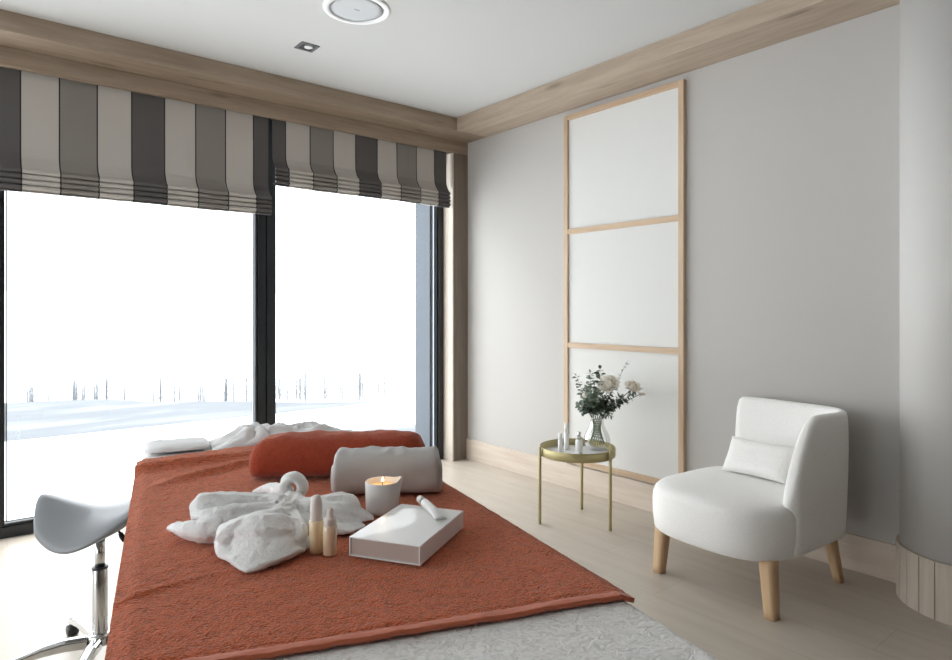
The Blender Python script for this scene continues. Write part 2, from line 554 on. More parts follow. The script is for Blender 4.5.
def fill_window(idx, y0, y1):  # added window out of view, lets in fill from the left
    fw, xa, xb, zt = 0.066, XL - 0.14, XL - 0.07, 2.45
    b = MB()
    b.box((xa, y0, 0), (xb, y0 + fw, zt))
    b.box((xa, y1 - fw, 0), (xb, y1, zt))
    b.box((xa, y0 + fw, 0), (xb, y1 - fw, 0.072))
    b.box((xa, y0 + fw, zt - 0.07), (xb, y1 - fw, zt))
    root = struct(b.build('window_%d' % idx, M['frame_black'], smooth=False))
    b = MB()
    xg = xa + 0.036
    b.add([(xg, y0 + fw, 0.072), (xg, y1 - fw, 0.072), (xg, y1 - fw, zt - 0.07), (xg, y0 + fw, zt - 0.07)], [(0, 1, 2, 3)])
    b.build('pane', M['glass'], root, smooth=False)
fill_window(5, 0.8, 3.0)
struct(box_obj('trim_6', (XL, YF, 0), (-2.775, YF + 0.07, 2.5), M['frame_black']))

# ------------------------------------------------------------------ roman blinds
def blind(bounds, cols, zb, label, name='roman_blind'):
    x0, x1 = bounds[0], bounds[-1]
    cx = (x0 + x1) / 2
    root = thing(name, label, 'blind', (cx, 4.11, 2.44), 0, 'striped roman blinds')
    oy, oz = 4.11, 2.44
    prof = [(4.108, 2.495), (4.108, 2.30), (4.107, zb + 0.23), (4.104, zb + 0.19), (4.088, zb + 0.155), (4.066, zb + 0.128)]
    z = zb + 0.118
    for k in range(4):
        prof += [(4.052 - 0.001 * k, z), (4.047 - 0.001 * k, z - 0.010), (4.050, z - 0.020), (4.066, z - 0.0245), (4.068, z - 0.0265)]
        z -= 0.0285
    prof += [(4.056, zb + 0.002), (4.075, zb), (4.10, zb + 0.02)]
    b = MB()
    lw = 0.0068
    xs, ms = [], []
    for i in range(len(cols)):
        a, c = bounds[i], bounds[i + 1]
        a2 = a + (lw / 2 if i > 0 else 0)
        c2 = c - (lw / 2 if i < len(cols) - 1 else 0)
        m = 4
        for k in range(m):
            xs.append(a2 + (c2 - a2) * k / m)
            ms.append('LMD'.index(cols[i]))
        xs.append(c2)
        ms.append(3)
    ms = ms[:-1]
    npf = len(prof)
    vs = []
    for x in xs:
        for (y, zz) in prof:
            amp = smooth_step(2.45, zb, zz)
            wob = 0.004 * nz(x * 6, zz * 3, zb) * amp
            vs.append((x - cx, y + wob - oy, zz + 0.004 * nz(x * 2.2, 3.1, zb) * amp - oz))
    fs, mi = [], []
    for i in range(len(xs) - 1):
        for j in range(npf - 1):
            b.add([vs[i * npf + j], vs[(i + 1) * npf + j], vs[(i + 1) * npf + j + 1], vs[i * npf + j + 1]], [(0, 1, 2, 3)], ms[i])
    o = b.build('fabric', [M['st_light'], M['st_mid'], M['st_dark'], M['st_line']], root, smooth=False)
    bm = bmesh.new()
    bm.from_mesh(o.data)
    bmesh.ops.remove_doubles(bm, verts=bm.verts, dist=1e-5)
    bm.to_mesh(o.data)
    bm.free()
    md = o.modifiers.new('thickness', 'SOLIDIFY')
    md.thickness = 0.0015
    md.offset = -1
    h = MB()
    h.box((x0 + 0.004 - cx, 4.1125 - oy, 2.455 - oz), (x1 - 0.004 - cx, 4.14 - oy, 2.495 - oz))
    h.build('headrail', M['frame_black'], root, smooth=False)
    return root
lb = [0.157, 0.283, 0.455, 0.633, 0.805, 0.98, 1.155, 1.332, 1.508, 1.606]
blind(lb, 'DLMLDLMLD', 1.812, 'wide striped roman blind over the large left window pane, hanging lower')
rb = [1.632, 1.723, 1.896, 2.069, 2.244, 2.421, 2.590, 2.766, 2.935, 3.05]
blind(rb, 'DLMLDLMLD', 2.008, 'shorter striped roman blind over the right window pane beside the corner')

# ------------------------------------------------------------------ ceiling fittings
sp = thing('ceiling_speaker', 'round white speaker with grey grille recessed in the ceiling', 'speaker', (1.508, 2.748, HC))
b = MB()
b.lathe([(0.128, -0.001), (0.130, -0.007), (0.153, -0.008), (0.159, -0.005), (0.160, 0.0)], n=64, cap0=False, cap1=False)
b.build('rim', M['speaker_white'], sp)
b = MB()
b.lathe([(0.128, -0.0015), (0.10, -0.003), (0.05, -0.004), (0.002, -0.004)], n=64)
b.build('grille', M['grille'], sp)
b = MB()
b.box((-0.012, -0.003, -0.0065), (0.012, 0.003, -0.0042))
b.build('badge', M['bead'], sp, smooth=False)

dl = thing('downlight', 'small square grey recessed downlight in the ceiling beside the speaker', 'light', (1.513, 3.315, HC))
b = MB()
o_, i_ = 0.052, 0.036
for lo, hi in (((-o_, -o_, -0.004), (o_, -i_, 0)), ((-o_, i_, -0.004), (o_, o_, 0)), ((-o_, -i_, -0.004), (-i_, i_, 0)), ((i_, -i_, -0.004), (o_, i_, 0))):
    b.box(lo, hi)
b.build('frame', M['lamp_grey'], dl, smooth=False)
b = MB()
b.box((-i_, -i_, -0.0015), (i_, i_, -0.0005))
b.build('recess', M['lamp_dark'], dl, smooth=False)
b = MB()
b.lathe([(0.024, -0.002), (0.022, -0.006), (0.012, -0.0075), (0.001, -0.008)], (0.006, -0.006, 0), 24)
b.build('reflector', M['white_plastic'], dl)

# ------------------------------------------------------------------ framed wall panel
px_, t_ = XW - 0.028, 0.034
pn = thing('wall_panel', 'tall oak framed panel of three white fields on the right wall', 'wall panel', (XW, 2.52, 0.1745))
y0, y1, z0, z1 = 2.069 - 2.52, 2.983 - 2.52, 0.0, 2.503 - 0.1745
def pbox(name, lo, hi, m, bev=0.0015):
    b = MB()
    b.box(lo, hi)
    return b.build(name, m, pn, smooth=False, bevel=bev)
pbox('stile', (-0.030, y0, z0), (-0.001, y0 + t_, z1), M['oak_z'])
pbox('stile', (-0.030, y1 - t_, z0), (-0.001, y1, z1), M['oak_z'])
for zc in (z0 + t_ / 2 + 0.004, 0.9645 - 0.1745, 1.7228 - 0.1745, z1 - t_ / 2):
    pbox('rail', (-0.029, y0 + t_, zc - 0.017), (-0.001, y1 - t_, zc + 0.017), M['oak_y'])
zs = [z0 + t_ + 0.004, 0.79 - 0.017, 0.79 + 0.017, 1.5483 - 0.017, 1.5483 + 0.017, z1 - t_]
for k in range(3):
    pbox('field', (-0.016, y0 + t_, zs[2 * k]), (-0.002, y1 - t_, zs[2 * k + 1]), M['panel_white'], 0)

# ------------------------------------------------------------------ treatment table (local x across, local y towards the window)
TR = -math.atan2(0.228, 0.9737)
TA = Matrix.Rotation(TR, 4, 'Z')
def T(bx, ay, z):
    return TA @ Vector((bx, ay, z))
TX0, TX1, TY0, TY1 = -0.050, 0.664, 0.42, 2.43
table = thing('treatment_table', 'padded massage table under a white sheet and rust towel', 'table', (0, 0, 0), TR)
b = MB()
b.box((TX0, TY0, 0.655), (TX1, TY1, 0.737))
b.build('mattress', M['pad_white'], table, smooth=True, bevel=0.024, segs=4)
b = MB()
b.box((TX0 + 0.03, TY0 + 0.03, 0.60), (TX1 - 0.03, TY1 - 0.03, 0.654))
b.build('frame', M['beam_y'], table, smooth=False, bevel=0.004)
for sx in (TX0 + 0.09, TX1 - 0.09):
    for sy in (TY0 + 0.25, TY1 - 0.25):
        b = MB()
        b.box((sx - 0.025, sy - 0.025, 0.0), (sx + 0.025, sy + 0.025, 0.6))
        b.build('leg', M['beam_z_shaded'], table, smooth=False, bevel=0.003)

def drape(u, x0, x1, r, ztop, drop0, drop1):
    """point of a cloth lying over the table's cross section; u = arc length measured from the left top corner"""
    w = x1 - x0
    q = r * PI / 2
    if u < r:
        s = r - u
        if s < q:
            a = s / r
            return x0 + r - r * math.sin(a), ztop - r + r * math.cos(a)
        return x0, ztop - r - (s - q)
    if u > w - r:
        s = u - (w - r)
        if s < q:
            a = s / r
            return x1 - r + r * math.sin(a), ztop - r + r * math.cos(a)
        return x1, ztop - r - (s - q)
    return x0 + u, ztop

def cloth(name, mats, x0, x1, r, y0, y1, ztop, drop0, drop1, nu, nv, disp, thick, yskew=None, mi=None, offset=-1):
    w = x1 - x0
    L0, L1 = r - r * PI / 2 - drop0, w - r + r * PI / 2 + drop1
    b = MB()
    vs = []
    for j in range(nv + 1):
        for i in range(nu + 1):
            u = L0 + (L1 - L0) * i / nu
            x, z = drape(u, x0, x1, r, ztop, drop0, drop1)
            ya, yb = y0, y1
            if yskew:
                ya, yb = yskew(x, (u - L0) / (L1 - L0))
            y = ya + (yb - ya) * j / nv
            top = 1.0 if r < u < w - r else max(0.0, 1 - (max(r - u, u - w + r)) / 0.03)
            dz = disp(x, y, top, i / nu, j / nv)
            vs.append((x, y, z + dz))
    fs, m = [], []
    for j in range(nv):
        for i in range(nu):
            fs.append((j * (nu + 1) + i, j * (nu + 1) + i + 1, (j + 1) * (nu + 1) + i + 1, (j + 1) * (nu + 1) + i))
            m.append(mi(i / nu, j / nv) if mi else 0)
    b.add(vs, fs)
    b.mi = m
    o = b.build(name, mats, None, smooth=True)
    # keep normals upward before solidify
    if o.data.polygons[len(fs) // 2].normal.z < 0:
        o.data.flip_normals()
    o.rotation_euler = (0, 0, TR)
    md = o.modifiers.new('thickness', 'SOLIDIFY')
    md.thickness = thick
    md.offset = offset
    return o

sh = cloth('bed_sheet', M['sheet'], TX0 - 0.006, TX1 + 0.007, 0.024, TY0 - 0.004, TY1 + 0.004, 0.7425, 0.10, 0.22, 150, 200,
           lambda x, y, t, u, v: 0.0012 * nz(x * 40, y * 40) * t, 0.003)
tag(sh, 'white crinkle textured sheet covering the treatment table', 'sheet')

def towel_disp(x, y, t, u, v):
    d = 0.0009 * nz(x * 150, y * 150, 1.0) + 0.0016 * nz(x * 34, y * 34, 4.0)
    # folds near the window end
    f = y - (2.03 + 0.16 * x + 0.03 * nz(x * 6, 2.2))
    d += 0.020 * math.exp(-(f / 0.032) ** 2) * smooth_step(0.55, 0.05, x)
    f = y - (1.83 + 0.62 * x + 0.02 * nz(x * 7, 9.2))
    d += 0.014 * math.exp(-(f / 0.026) ** 2) * smooth_step(-0.07, 0.08, x) * smooth_step(0.30, 0.2, x)
    # shallow crease across the left near part
    f = y - (1.125 + 0.42 * (x + 0.06) - 0.9 * (x + 0.06) ** 2)
    d += 0.0045 * math.exp(-(f / 0.010) ** 2) * smooth_step(0.16, 0.03, x)
    f = x - (0.30 + 0.10 * (y - 0.9))
    d += 0.002 * math.exp(-(f / 0.012) ** 2) * smooth_step(1.1, 0.9, y)
    d -= 0.007 * smooth_step(0.642, 0.670, x) + 0.007 * smooth_step(-0.035, -0.068, x)
    e = y - tow_skew(x, 0)[0]
    d -= 0.0035 * math.exp(-((e - 0.021) / 0.004) ** 2)
    lo_ = -0.0016 - 0.0065 * smooth_step(0.646, 0.672, x) - 0.0065 * smooth_step(-0.038, -0.07, x)
    return max(d, lo_)

def tow_skew(x, u):
    return 0.873 - 0.131 * (x - 0.10) + 0.004 * nz(x * 8, 5.0), 2.165 + 0.06 * smooth_step(-0.06, 0.3, x) + 0.006 * nz(x * 9, 1.0)
def tow_mi(u, v):
    return 1 if v < 0.0125 else 0
tw = cloth('bath_towel', [M['orange'], M['orange_hem']], TX0 - 0.032, TX1 + 0.020, 0.016, 0.8, 2.2, 0.7545, -0.0252, -0.0252, 260, 420,
           towel_disp, 0.007, tow_skew, tow_mi)
tag(tw, 'large rust orange terry towel spread flat over the treatment table', 'towel')
ZT = 0.7588     # what stands on the towel

# ------------------------------------------------------------------ pillow and crumpled sheet at the window end
def lump(name, mat, cx, cy, sx, sy, h, rz, label, cat, seed, rough=0.012, flat=2.6, nu=64, nv=20, fold=0.0):
    b = MB()
    rings = []
    for j in range(nv + 1):
        v = j / nv
        ph = -PI / 2 + PI * v
        rings.append([])
        for i in range(nu):
            th = 2 * PI * i / nu
            c, s = math.cos(th), math.sin(th)
            k = (abs(c) ** flat + abs(s) ** flat) ** (-1 / flat)
            rr = max(0.01, math.cos(ph)) ** 0.55
            x, y = sx * k * c * rr, sy * k * s * rr
            z = h / 2 + h / 2 * (1 if ph > 0 else -1) * abs(math.sin(ph)) ** 0.9
            w = smooth_step(0.15 * h, 0.8 * h, z)
            f = noise.ridged_multi_fractal(Vector((x * 9 + seed, y * 9, z * 3)), 0.9, 2.1, 3, 1.0, 2.0) - 1.0 if fold else 0
            d = rough * nz(x * 14 + seed, y * 14, z * 10) + fold * f
            rings[-1].append((x * (1 + 0.3 * d / 0.03 * 0.1), y, max(0.0, z + d * w)))
    b.rings(rings)
    o = b.build(name, mat, None, smooth=True)
    w = T(cx, cy, 0.7455)
    o.location = w
    o.rotation_euler = (0, 0, TR + rz)
    tag(o, label, cat)
    return o
lump('face_cushion', M['cotton'], 0.046, 2.325, 0.096, 0.084, 0.024, 0.03, 'flat white cushion at the window end of the table, beside the crumpled cloth', 'cushion', 3.1, 0.003, 6.0)

def heap(name, x0, x1, y0, y1, fn, label, cat, nu=130, nv=60):
    b = MB()
    b.grid(lambda u, v: (x0 + (x1 - x0) * u, y0 + (y1 - y0) * v, 0.7462 + max(0.0, fn(u, v))), nu, nv)
    o = b.build(name, M['cotton'], None, smooth=True)
    if o.data.polygons[0].normal.z < 0:
        o.data.flip_normals()
    o.rotation_euler = (0, 0, TR)
    md = o.modifiers.new('thickness', 'SOLIDIFY')
    md.thickness = 0.002
    md.offset = -1
    tag(o, label, cat)
def crumple(u, v):
    e = min(1.0, math.sin(PI * min(1, max(0, u))) * 1.5) ** 0.7 * min(1.0, math.sin(PI * v) * 1.4) ** 0.6
    pk = 0.036 + 0.030 * math.exp(-((u - 0.33) / 0.17) ** 2) + 0.012 * math.exp(-((u - 0.75) / 0.12) ** 2)
    a = math.atan2(v - 0.55, (u - 0.36) * 2.2)
    rr = math.hypot(v - 0.55, (u - 0.36) * 2.2)
    fold = abs(math.sin(4.5 * a + 2.0 * nz(u * 4, v * 3, 1.0))) ** 0.6 * smooth_step(0.03, 0.4, rr)
    f2 = noise.ridged_multi_fractal(Vector((u * 5.0, v * 3.0, 2.0)), 0.9, 2.1, 3, 1.0, 2.0)
    return e * (pk * (0.58 + 0.42 * fold) + 0.012 * (f2 - 1.0))
heap('crumpled_cloth', 0.147, 0.615, 2.235, 2.425, crumple, 'crumpled white cotton cloth heaped behind the rolled rust towel', 'cloth')

# ------------------------------------------------------------------ rolled towels
def roll(name, mat, p0, p1, w, h, label, cat, pw=2.0, endr=0.03, spiral=True, wr=0.002, seed=0.0, taper0=1.0, n=56, m=60, sag=0.0):
    """bolster lying from p0 to p1 in table coordinates"""
    a, c = Vector((p0[0], p0[1], 0)), Vector((p1[0], p1[1], 0))
    Ln = (c - a).length
    ang = math.atan2(c.y - a.y, c.x - a.x)
    rings = []
    for j in range(m + 1):
        s = Ln * j / m
        e = min(s, Ln - s)
        k = 1.0 if e > endr else (1 - (1 - e / endr) ** 2) ** 0.5 * 0.30 + 0.70
        if s < Ln / 2:
            k *= 1 - (1 - taper0) * smooth_step(Ln * 0.25, 0.0, s)
        ring = []
        for i in range(n):
            th = 2 * PI * i / n
            ct, st = math.cos(th), math.sin(th)
            q = (abs(ct) ** pw + abs(st) ** pw) ** (-1 / pw)
            y = w / 2 * q * ct * k
            z = h / 2 * q * st * k
            d = wr * nz(s * 14 + seed, y * 30, z * 30) + wr * 0.8 * nz(s * 40 + seed, y * 12, z * 40)
            z2 = z + h / 2 * k + d * smooth_step(-h / 2, 0.2 * h, z)
            ring.append((s, y + d * 0.6, max(0.0, z2) + sag * (1 - k)))
        rings.append(ring)
    b = MB()
    # rounded end caps
    def capring(r, f, ds):
        cx = sum((Vector(p) for p in r), Vector()) / len(r)
        return [tuple(cx + (Vector(p) - cx) * f + Vector((ds, 0, 0))) for p in r]
    e0 = [capring(rings[0], f, ds) for f, ds in ((0.15, -0.004), (0.5, -0.006), (0.85, -0.004))]
    e1 = [capring(rings[-1], f, ds) for f, ds in ((0.85, 0.004), (0.5, 0.006), (0.15, 0.004))]
    b.rings(e0 + rings + e1)
    o = b.build(name, mat, None, smooth=True)
    o.location = T(p0[0], p0[1], ZT)
    o.rotation_euler = (0, 0, TR + ang)
    tag(o, label, cat)
    return o

roll('rolled_towel', M['orange_smooth'], (0.222, 1.795), (0.640, 1.632), 0.135, 0.112,
     'rolled rust orange towel lying behind the grey bolster', 'towel', 2.5, 0.05, wr=0.004, seed=2.0, taper0=0.92)
roll('bolster', M['linen'], (0.376, 1.548), (0.612, 1.452), 0.098, 0.104,
     'light grey linen bolster in front of the rolled rust towel', 'pillow', 3.2, 0.014, wr=0.005, seed=5.0)

# ------------------------------------------------------------------ knotted white towel
def sweep(b, pts, secs, n=28, rot=None, fold=0.0, seed=0.0, side=None):
    """pts: centre line, secs: (half width, half height) per point; smooth Catmull interpolation"""
    P = [Vector(p) for p in pts]
    K = len(P)
    m = 8
    C, W = [], []
    for i in range(K - 1):
        p0, p1, p2, p3 = P[max(i - 1, 0)], P[i], P[i + 1], P[min(i + 2, K - 1)]
        s0, s1, s2, s3 = secs[max(i - 1, 0)], secs[i], secs[i + 1], secs[min(i + 2, K - 1)]
        for k in range(m + (1 if i == K - 2 else 0)):
            t = k / m
            def cr(a, b_, c, d):
                return 0.5 * ((2 * b_) + (c - a) * t + (2 * a - 5 * b_ + 4 * c - d) * t * t + (3 * b_ - a - 3 * c + d) * t ** 3)
            C.append(cr(p0, p1, p2, p3))
            W.append((max(0.004, cr(s0[0], s1[0], s2[0], s3[0])), max(0.004, cr(s0[1], s1[1], s2[1], s3[1]))))
    rings = []
    a0 = Vector(side) if side else None
    for i, c in enumerate(C):
        t = (C[min(i + 1, len(C) - 1)] - C[max(i - 1, 0)]).normalized()
        if a0 is None:
            a0 = t.cross(Vector((0, 0, 1)))
            if a0.length < 0.05:
                a0 = Vector((1, 0, 0))
        a0 = (a0 - t * a0.dot(t)).normalized()
        a = a0.copy()
        u = a.cross(t)
        if rot:
            q = Matrix.Rotation(rot, 3, t)
            a, u = q @ a, q @ u
        ring = []
        for j in range(n):
            th = 2 * PI * j / n
            f = 1 + fold * math.cos(5 * th + seed + i * 0.05) + fold * 0.6 * math.cos(9 * th + 2 * seed)
            ring.append(c + a * W[i][0] * f * math.cos(th) + u * W[i][1] * f * math.sin(th))
        rings.append(ring)
    b.rings(rings)

KX, KY = 0.215, 1.36
TAI = TA.inverted()
def ray_at(px, py, z):
    """world point at height z on the ray of a pixel of the frame"""
    s_, c_ = math.sin(YAW), math.cos(YAW)
    l, v = (px - 476) / F_PX, -(py - CY) / F_PX
    t = (z - H) / v
    return Vector(((s_ + c_ * l) * t, (c_ - s_ * l) * t, z))
def kp(px, py, h):
    q = TAI @ ray_at(px, py, ZT + h)
    return (q.x - KX, q.y - KY, h)
b = MB()
# left loop: two thick rolls side by side
sweep(b, [kp(283, 503, 0.045), kp(262, 503, 0.043), kp(238, 506, 0.040), kp(216, 508, 0.038), kp(199, 511, 0.036), kp(190, 513, 0.034)],
      [(0.020, 0.018), (0.024, 0.021), (0.029, 0.027), (0.036, 0.033), (0.033, 0.032), (0.012, 0.014)], fold=0.08, seed=1.0)
sweep(b, [kp(276, 510, 0.040), kp(250, 514, 0.038), kp(222, 520, 0.032), kp(203, 522, 0.028)],
      [(0.016, 0.018), (0.019, 0.023), (0.025, 0.028), (0.022, 0.024)], fold=0.10, seed=2.0)
# tail under the loop
sweep(b, [kp(222, 530, 0.020), kp(205, 531, 0.020), kp(187, 529, 0.019), kp(171, 527, 0.012)],
      [(0.020, 0.022), (0.024, 0.021), (0.021, 0.016), (0.010, 0.006)], fold=0.05, seed=3.0)
# front roll and the flap that falls from it
sweep(b, [kp(220, 535, 0.024), kp(240, 532, 0.032), kp(262, 531, 0.036), kp(285, 530, 0.034), kp(303, 532, 0.026)],
      [(0.016, 0.016), (0.028, 0.026), (0.033, 0.031), (0.029, 0.027), (0.016, 0.017)], fold=0.07, seed=4.0)
sweep(b, [kp(268, 532, 0.024), kp(264, 545, 0.019), kp(255, 556, 0.013), kp(247, 568, 0.005)],
      [(0.054, 0.020), (0.053, 0.018), (0.040, 0.011), (0.014, 0.005)], fold=0.05, seed=5.0)
sweep(b, [kp(236, 530, 0.024), kp(226, 541, 0.016), kp(229, 552, 0.009), kp(241, 562, 0.005)],
      [(0.016, 0.018), (0.020, 0.014), (0.018, 0.008), (0.010, 0.005)], fold=0.06, seed=6.5)
sweep(b, [kp(292, 528, 0.024), kp(298, 539, 0.014), kp(290, 550, 0.008), kp(268, 560, 0.005)],
      [(0.018, 0.018), (0.022, 0.013), (0.022, 0.008), (0.016, 0.005)], fold=0.06, seed=7.5)
# ridge folds running into the knot
# second strand lying over the front roll, and one crossing fold
sweep(b, [kp(290, 512, 0.044), kp(270, 516, 0.052), kp(248, 523, 0.048), kp(229, 533, 0.036), kp(219, 541, 0.022)],
      [(0.014, 0.013), (0.016, 0.014), (0.017, 0.015), (0.016, 0.014), (0.010, 0.010)], fold=0.06, seed=1.7)
sweep(b, [kp(294, 515, 0.040), kp(299, 524, 0.042), kp(301, 534, 0.030), kp(296, 543, 0.016)],
      [(0.012, 0.012), (0.013, 0.012), (0.013, 0.012), (0.010, 0.007)], fold=0.06, seed=2.7)
hem = [kp(219, 546, 0.010), kp(229, 558, 0.006), kp(245, 570, 0.004), kp(262, 567, 0.004), kp(284, 559, 0.005), kp(304, 549, 0.010)]
sweep(b, hem, [(0.005, 0.0035)] * 6, n=12)
sweep(b, [kp(232, 553, 0.012), kp(247, 564, 0.007), kp(270, 560, 0.009), kp(296, 549, 0.012)], [(0.014, 0.006)] * 4, n=14)
sweep(b, [kp(282, 508, 0.046), kp(272, 516, 0.048), kp(262, 524, 0.044)], [(0.010, 0.012), (0.013, 0.012), (0.010, 0.010)], fold=0.05)
# fabric behind the knot
sweep(b, [kp(256, 494, 0.020), kp(270, 491, 0.030), kp(284, 492, 0.036)], [(0.014, 0.012), (0.018, 0.018), (0.016, 0.018)], fold=0.06, seed=2.2)
# upright loop, wound in on itself
lp = []
for k in range(15):
    a = -0.62 * PI + 1.95 * PI * k / 14
    rr_ = 0.021 - 0.006 * smooth_step(0.6, 1.0, k / 14)
    c_ = kp(293, 488.5, 0.046)
    dR = TAI.to_3x3() @ Vector((math.cos(YAW), -math.sin(YAW), 0))
    lp.append((c_[0] + dR.x * rr_ * math.cos(a), c_[1] + dR.y * rr_ * math.cos(a), c_[2] + 1.12 * rr_ * math.sin(a) + 0.002))
dV = TAI.to_3x3() @ Vector((math.sin(YAW), math.cos(YAW), 0))
sweep(b, lp, [(0.025, 0.0115)] * 15, n=24, fold=0.04, seed=0.4, side=dV)
sweep(b, [kp(293, 499, 0.022), kp(291, 505, 0.032), kp(285, 512, 0.036)], [(0.022, 0.02), (0.026, 0.022), (0.02, 0.02)], fold=0.08)
# right wing with its ridges and pointed end
sweep(b, [kp(296, 508, 0.030), kp(318, 509, 0.030), kp(342, 510, 0.026), kp(358, 514, 0.015), kp(374, 518, 0.004)],
      [(0.024, 0.022), (0.040, 0.022), (0.044, 0.021), (0.034, 0.012), (0.012, 0.004)], fold=0.08, seed=7.0)
sweep(b, [kp(300, 504, 0.036), kp(322, 502, 0.042), kp(342, 500, 0.043), kp(353, 505, 0.034), kp(356, 512, 0.02)],
      [(0.012, 0.012), (0.015, 0.014), (0.019, 0.016), (0.017, 0.015), (0.010, 0.010)], fold=0.08, seed=8.0)
sweep(b, [kp(304, 520, 0.018), kp(322, 525, 0.016), kp(342, 529, 0.008), kp(362, 524, 0.005)],
      [(0.024, 0.016), (0.026, 0.014), (0.020, 0.007), (0.012, 0.004)], fold=0.05, seed=9.0)
b.v = [(x, y, max(0.0, z)) for x, y, z in b.v]
kn = b.build('knotted_towel', M['white_terry'])
kn.location = T(KX, KY, ZT)
kn.rotation_euler = (0, 0, TR)
md = kn.modifiers.new('remesh', 'REMESH')
md.mode = 'VOXEL'
md.voxel_size = 0.0026
md.use_smooth_shade = True
md = kn.modifiers.new('smooth', 'SMOOTH')
md.factor = 0.5
md.iterations = 4
tx_ = bpy.data.textures.new('towel_wrinkles', 'CLOUDS')
tx_.noise_scale = 0.022
tx_.noise_depth = 2
md = kn.modifiers.new('wrinkles', 'DISPLACE')
md.texture = tx_
md.texture_coords = 'LOCAL'
md.mid_level = 0.55
md.strength = 0.006
tag(kn, 'white terry towel tied in a loose knot on the rust towel', 'towel')

# ------------------------------------------------------------------ small things on the towel
def bottle(px, py, r, hb, cap_prof, liquid, cap, label):
    p = ray_at(px, py, ZT)
    o = thing('dropper_bottle', label, 'bottle', p, TR, 'serum bottles on the rust towel')
    b = MB()
    b.lathe([(r * 0.92, 0.0), (r, 0.0015), (r, hb - 0.002), (r * 0.95, hb), (r * 0.7, hb + 0.0006)], n=36)
    b.build('body', liquid, o)
    b = MB()
    b.lathe([(q, hb + 0.0008 + z) for q, z in cap_prof], n=30)
    b.build('dropper_cap', cap, o)
    return o
bottle(316.3, 551.5, 0.0131, 0.0575, [(0.0103, 0), (0.0106, 0.001), (0.0106, 0.030), (0.0100, 0.0375), (0.0075, 0.0425), (0.004, 0.0445), (0.0005, 0.045)],
       M['serum'], M['cap_beige'], 'taller amber serum bottle with beige rounded cap beside the knotted towel')
bottle(330.0, 554.0, 0.0126, 0.0525, [(0.0112, 0), (0.0115, 0.001), (0.0115, 0.012), (0.0105, 0.0135), (0.0062, 0.0145), (0.0062, 0.024), (0.005, 0.0285), (0.0025, 0.0305), (0.0004, 0.031)],
       M['serum_pale'], M['cap_beige'], 'shorter amber serum bottle with narrow pipette bulb, nearer the white box')

cd = thing('candle', 'lit candle in a white ceramic pouring pot behind the white box', 'candle', ray_at(382.3, 511.6, ZT), TR)
b = MB()
ro, hC = 0.0370, 0.068
prof = [(0.030, 0.0), (0.0345, 0.002), (0.0355, 0.008), (ro, hC - 0.002), (ro - 0.001, hC), (ro - 0.004, hC - 0.001), (ro - 0.005, hC - 0.014), (0.001, hC - 0.0145)]
n = 48
rings = []
for (r, z) in prof:
    ring = []
    for j in range(n):
        th = 2 * PI * j / n
        dth = (th - math.radians(8) + PI) % (2 * PI) - PI
        k = math.exp(-(dth / 0.22) ** 2) * smooth_step(hC - 0.03, hC, z) if r > 0.02 and z > hC - 0.03 else 0
        ring.append(((r + 0.013 * k) * math.cos(th), (r + 0.013 * k) * math.sin(th), z + 0.002 * k))
    rings.append(ring)
b.rings(rings)
b.build('pot', M['ceramic'], cd)
b = MB()
b.lathe([(ro - 0.0055, hC - 0.0142), (ro - 0.0055, hC - 0.011), (0.02, hC - 0.0115), (0.001, hC - 0.012)], n=36)
b.build('wax', M['wax'], cd)
b = MB()
b.tube([(0, 0, hC - 0.012), (0.0005, 0, hC - 0.006), (0.001, 0, hC - 0.001)], 0.0009, 8)
b.build('wick', M['black'], cd)
b = MB()
b.lathe([(0.0008, 0.0), (0.0024, 0.002), (0.0026, 0.004), (0.0016, 0.0065), (0.0003, 0.0095)], (0.001, 0, hC - 0.002), 14)
b.build('flame', M['flame'], cd)
li = bpy.data.lights.new('candle_glow', 'POINT')
li.energy = 0.03
li.color = (1.0, 0.6, 0.28)
li.shadow_soft_size = 0.004
lo = bpy.data.objects.new('candle_glow', li)
COL.objects.link(lo)
lo.parent = cd
lo.location = (0.001, 0, hC + 0.018)

# white box / book : four corners measured on its top face
c0, c1, c2, c3 = Vector((0.301, 1.140)), Vector((0.400, 1.038)), Vector((0.551, 1.183)), Vector((0.455, 1.282))
mid = (c0 + c1 + c2 + c3) / 4
ex = ((c1 - c0) + (c2 - c3)) / 2
ey = ((c3 - c0) + (c2 - c1)) / 2
ang = math.atan2(ex.y, ex.x)
wx, wy, hB = ex.length, ey.length, 0.034
bx = thing('gift_box', 'flat white rectangular box with a white tube lying on it', 'box', T(mid.x, mid.y, ZT), TR + ang)
b = MB()
b.box((-wx / 2, -wy / 2, hB - 0.0025), (wx / 2, wy / 2, hB))
b.build('lid', M['box_white'], bx, smooth=False, bevel=0.0012)
b = MB()
b.box((-wx / 2, -wy / 2, 0.0), (wx / 2, wy / 2, 0.0025))
b.box((wx / 2 - 0.0025, -wy / 2, 0.0025), (wx / 2, wy / 2, hB - 0.0026))
b.box((-wx / 2, -wy / 2, 0.0025), (-wx / 2 + 0.0025, wy / 2, hB - 0.0026))
b.build('shell', M['box_white'], bx, smooth=False)
b = MB()
b.box((-wx / 2 + 0.003, -wy / 2 + 0.0022, 0.0028), (wx / 2 - 0.003, wy / 2 - 0.0022, hB - 0.0028))
b.build('inner_tray', M['box_page'], bx, smooth=False)

